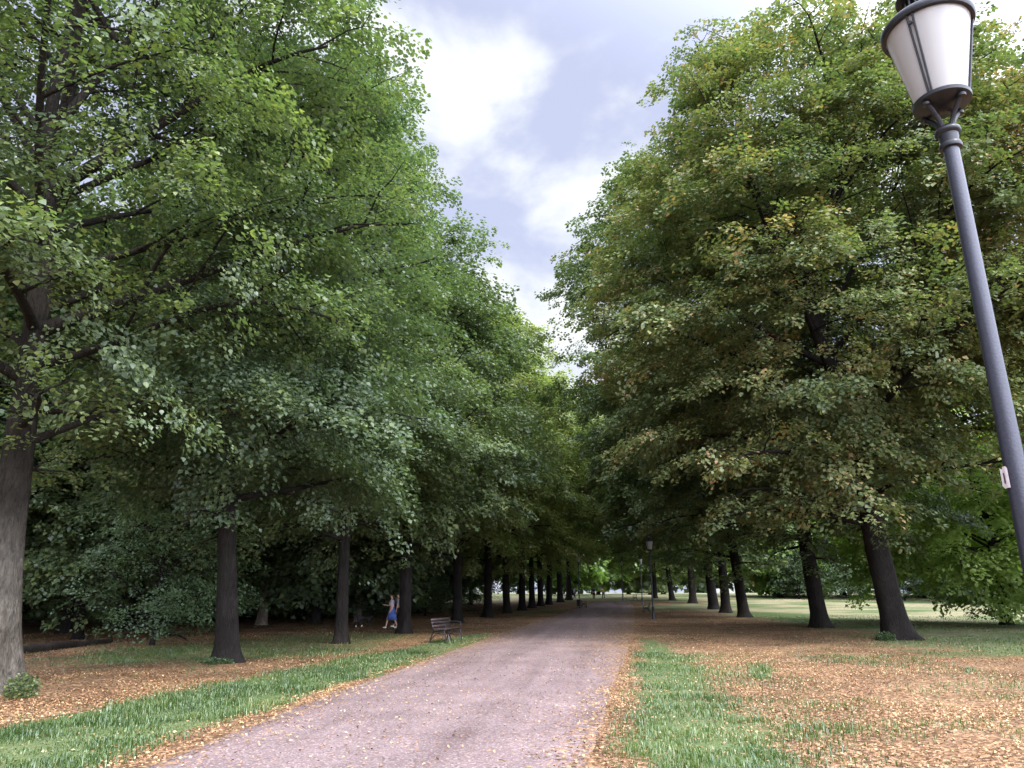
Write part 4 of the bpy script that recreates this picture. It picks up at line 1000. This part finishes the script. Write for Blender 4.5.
def people():
    # the pair seen behind the fourth trunk, walking to the left
    A = P(391, 628.5)
    person(A, R(178), 'woman in lilac top, blue skirt and white shoes walking left with arms raised forward', M['lilac'], M['denim'], M['hair'], M['white'], True, 0.24, 'fwd', 1.0, True)
    B = P(397.8, 627.5); person(B, R(176), 'person in grey and dark clothes half hidden behind the trunk, following the blue skirt', M['grey'], M['black'], M['hairb'], M['white'], False, 0.2, 'down', 1.02)
    person(P(603.5, 599.6), R(-80), 'distant jogger in yellow top and black trousers on the path', M['yellow'], M['black'], M['hair'], M['black'], False, 0.3, 'swing', 1.0)
    person(P(594, 600), R(95), 'distant person in dark clothes at the left side of the path end', M['navy'], M['black'], M['hair'], M['grey'], False, 0.15, 'down', 1.0)
    person(P(574.5, 600), R(20), 'distant person in pale blue shirt among the far left trunks', M['blue'], M['navy'], M['hair'], M['white'], False, 0.15, 'down', 1.0)
    # dog
    x, y = P(364, 627.5); e = empty('dog', (x, y, float(hgt(x, y))+0.012), R(188)); tag(e, 'black dog with pale paws trotting ahead of the walkers', 'dog')
    V = [(-0.26, 0, 0.46), (0, 0, 0.45), (0.24, 0, 0.45), (0.36, 0, 0.56), (0.44, 0, 0.64), (0.58, 0, 0.60)]
    E = [(0, 1), (1, 2), (2, 3), (3, 4), (4, 5)]; Rr = [0.095, 0.085, 0.125, 0.075, 0.075, 0.032]
    def v(p, r, l): V.append(p); Rr.append(r); E.append((l, len(V)-1)); return len(V)-1
    for s in (-1, 1):
        a = v((0.26+0.03*s, s*0.09, 0.34), 0.05, 2); b = v((0.28+0.10*s, s*0.09, 0.18), 0.028, a); c = v((0.27+0.13*s, s*0.09, 0.03), 0.022, b); v((0.32+0.13*s, s*0.09, 0.015), 0.022, c)
        a = v((-0.22-0.03*s, s*0.09, 0.34), 0.06, 0); b = v((-0.17-0.08*s, s*0.09, 0.24), 0.035, a); c = v((-0.30-0.10*s, s*0.09, 0.15), 0.024, b); d = v((-0.27-0.10*s, s*0.09, 0.03), 0.020, c); v((-0.22-0.10*s, s*0.09, 0.015), 0.021, d)
        v((0.41, s*0.07, 0.73), 0.018, 4)
    t = v((-0.40, 0, 0.52), 0.024, 0); v((-0.54, 0, 0.62), 0.016, t)
    skinned('body', V, E, Rr, M['fur'], e, 2, 1)
    for s in (-1, 1):
        m = MB(); m.tube([(0.275+0.13*s, s*0.09, 0.012), (0.272+0.13*s, s*0.09, 0.10)], [0.036, 0.030], 8); m.build('pale_sock', M['fur_white'], e, True)

# ------------------------------------------------------------------ light, sky, camera
def world():
    w = bpy.data.worlds.new('World'); SC.world = w; w.use_nodes = True; nt = w.node_tree; nt.nodes.clear()
    out = nd(nt, 'ShaderNodeOutputWorld'); bg = nd(nt, 'ShaderNodeBackground'); bg.inputs[1].default_value = 0.15
    sky = nd(nt, 'ShaderNodeTexSky', sky_type='NISHITA'); sky.sun_disc = False
    sky.sun_elevation = SUN_EL; sky.sun_rotation = SUN_ROT; sky.air_density = 1.2; sky.dust_density = 3.0; sky.ozone_density = 2.0
    tc = nd(nt, 'ShaderNodeTexCoord')
    mp = nd(nt, 'ShaderNodeMapping'); mp.inputs['Scale'].default_value = (1, 1, 1.6); mp.inputs['Location'].default_value = (0.35, 0.12, 0.2)
    nt.links.new(tc.outputs['Generated'], mp.inputs[0])
    n1 = nd(nt, 'ShaderNodeTexNoise', i_Scale=4.2, i_Detail=8.0, i_Roughness=0.52, i_Distortion=0.15); nt.links.new(mp.outputs[0], n1.inputs['Vector'])
    r1 = ramp(nt, [(0.42, (0, 0, 0)), (0.62, (1, 1, 1))], n1.outputs['Fac']); r1.color_ramp.interpolation = 'EASE'
    n2 = nd(nt, 'ShaderNodeTexNoise', i_Scale=2.2, i_Detail=4.0, i_Roughness=0.5); nt.links.new(mp.outputs[0], n2.inputs['Vector'])
    cl = ramp(nt, [(0.35, (4.3, 4.5, 5.0)), (0.62, (5.3, 5.5, 5.5))], n2.outputs['Fac'])
    veil = nd(nt, 'ShaderNodeMixRGB'); veil.inputs[0].default_value = 0.88; veil.inputs[2].default_value = (3.15, 3.4, 4.55, 1)
    nt.links.new(sky.outputs[0], veil.inputs[1])
    mx = nd(nt, 'ShaderNodeMixRGB'); nt.links.new(r1.outputs[0], mx.inputs[0]); nt.links.new(veil.outputs[0], mx.inputs[1]); nt.links.new(cl.outputs[0], mx.inputs[2])
    # added glow: sky out of view brightened towards the sun to fill the shade
    dt = nd(nt, 'ShaderNodeVectorMath', operation='DOT_PRODUCT'); dt.inputs[1].default_value = tuple(SUN_DIR)
    nt.links.new(tc.outputs['Generated'], dt.inputs[0])
    gl = nd(nt, 'ShaderNodeMapRange', interpolation_type='SMOOTHSTEP'); gl.inputs[1].default_value = 0.15; gl.inputs[2].default_value = 1.0; gl.inputs[3].default_value = 1.0; gl.inputs[4].default_value = 8.5
    nt.links.new(dt.outputs['Value'], gl.inputs[0])
    sc_ = nd(nt, 'ShaderNodeVectorMath', operation='SCALE'); nt.links.new(mx.outputs[0], sc_.inputs[0]); nt.links.new(gl.outputs[0], sc_.inputs['Scale'])
    nt.links.new(sc_.outputs[0], bg.inputs[0]); nt.links.new(bg.outputs[0], out.inputs[0])
    L = bpy.data.lights.new('sun', 'SUN'); L.energy = 2.2; L.angle = R(3); L.color = (1.0, 0.93, 0.84)
    o = bpy.data.objects.new('sun', L); COL.objects.link(o)
    o.rotation_euler = (-SUN_DIR).to_track_quat('-Z', 'Y').to_euler()
    vs = SC.view_settings; SC.display_settings.display_device = 'sRGB'
    vs.view_transform = 'Standard'; vs.look = 'None'; vs.gamma = 1; vs.exposure = EXPOSURE; vs.use_curve_mapping = False

SUN_EL = R(50); SUN_ROT = R(132)       # from the right and a little behind
SUN_DIR = Vector((math.sin(SUN_ROT)*math.cos(SUN_EL), math.cos(SUN_ROT)*math.cos(SUN_EL), math.sin(SUN_EL)))
EXPOSURE = 0.50

def camera():
    cd = bpy.data.cameras.new('camera'); cam = bpy.data.objects.new('camera', cd); COL.objects.link(cam)
    cd.sensor_width = 36; cd.lens = FPX/1024*36; cd.clip_start = 0.1; cd.clip_end = 6000
    cam.location = (0, 0, EYE); cam.rotation_euler = (math.pi/2+PITCH, 0, YAW)
    SC.camera = cam

camera(); world(); ground(); path(); fallen_leaves(); grass(); trees(); base_plants(); lamps(); benches(); log(); people()
SC.cycles.max_bounces = 6; SC.cycles.diffuse_bounces = 5; SC.cycles.glossy_bounces = 2; SC.cycles.transmission_bounces = 4; SC.cycles.transparent_max_bounces = 4
SC.cycles.use_denoising = True
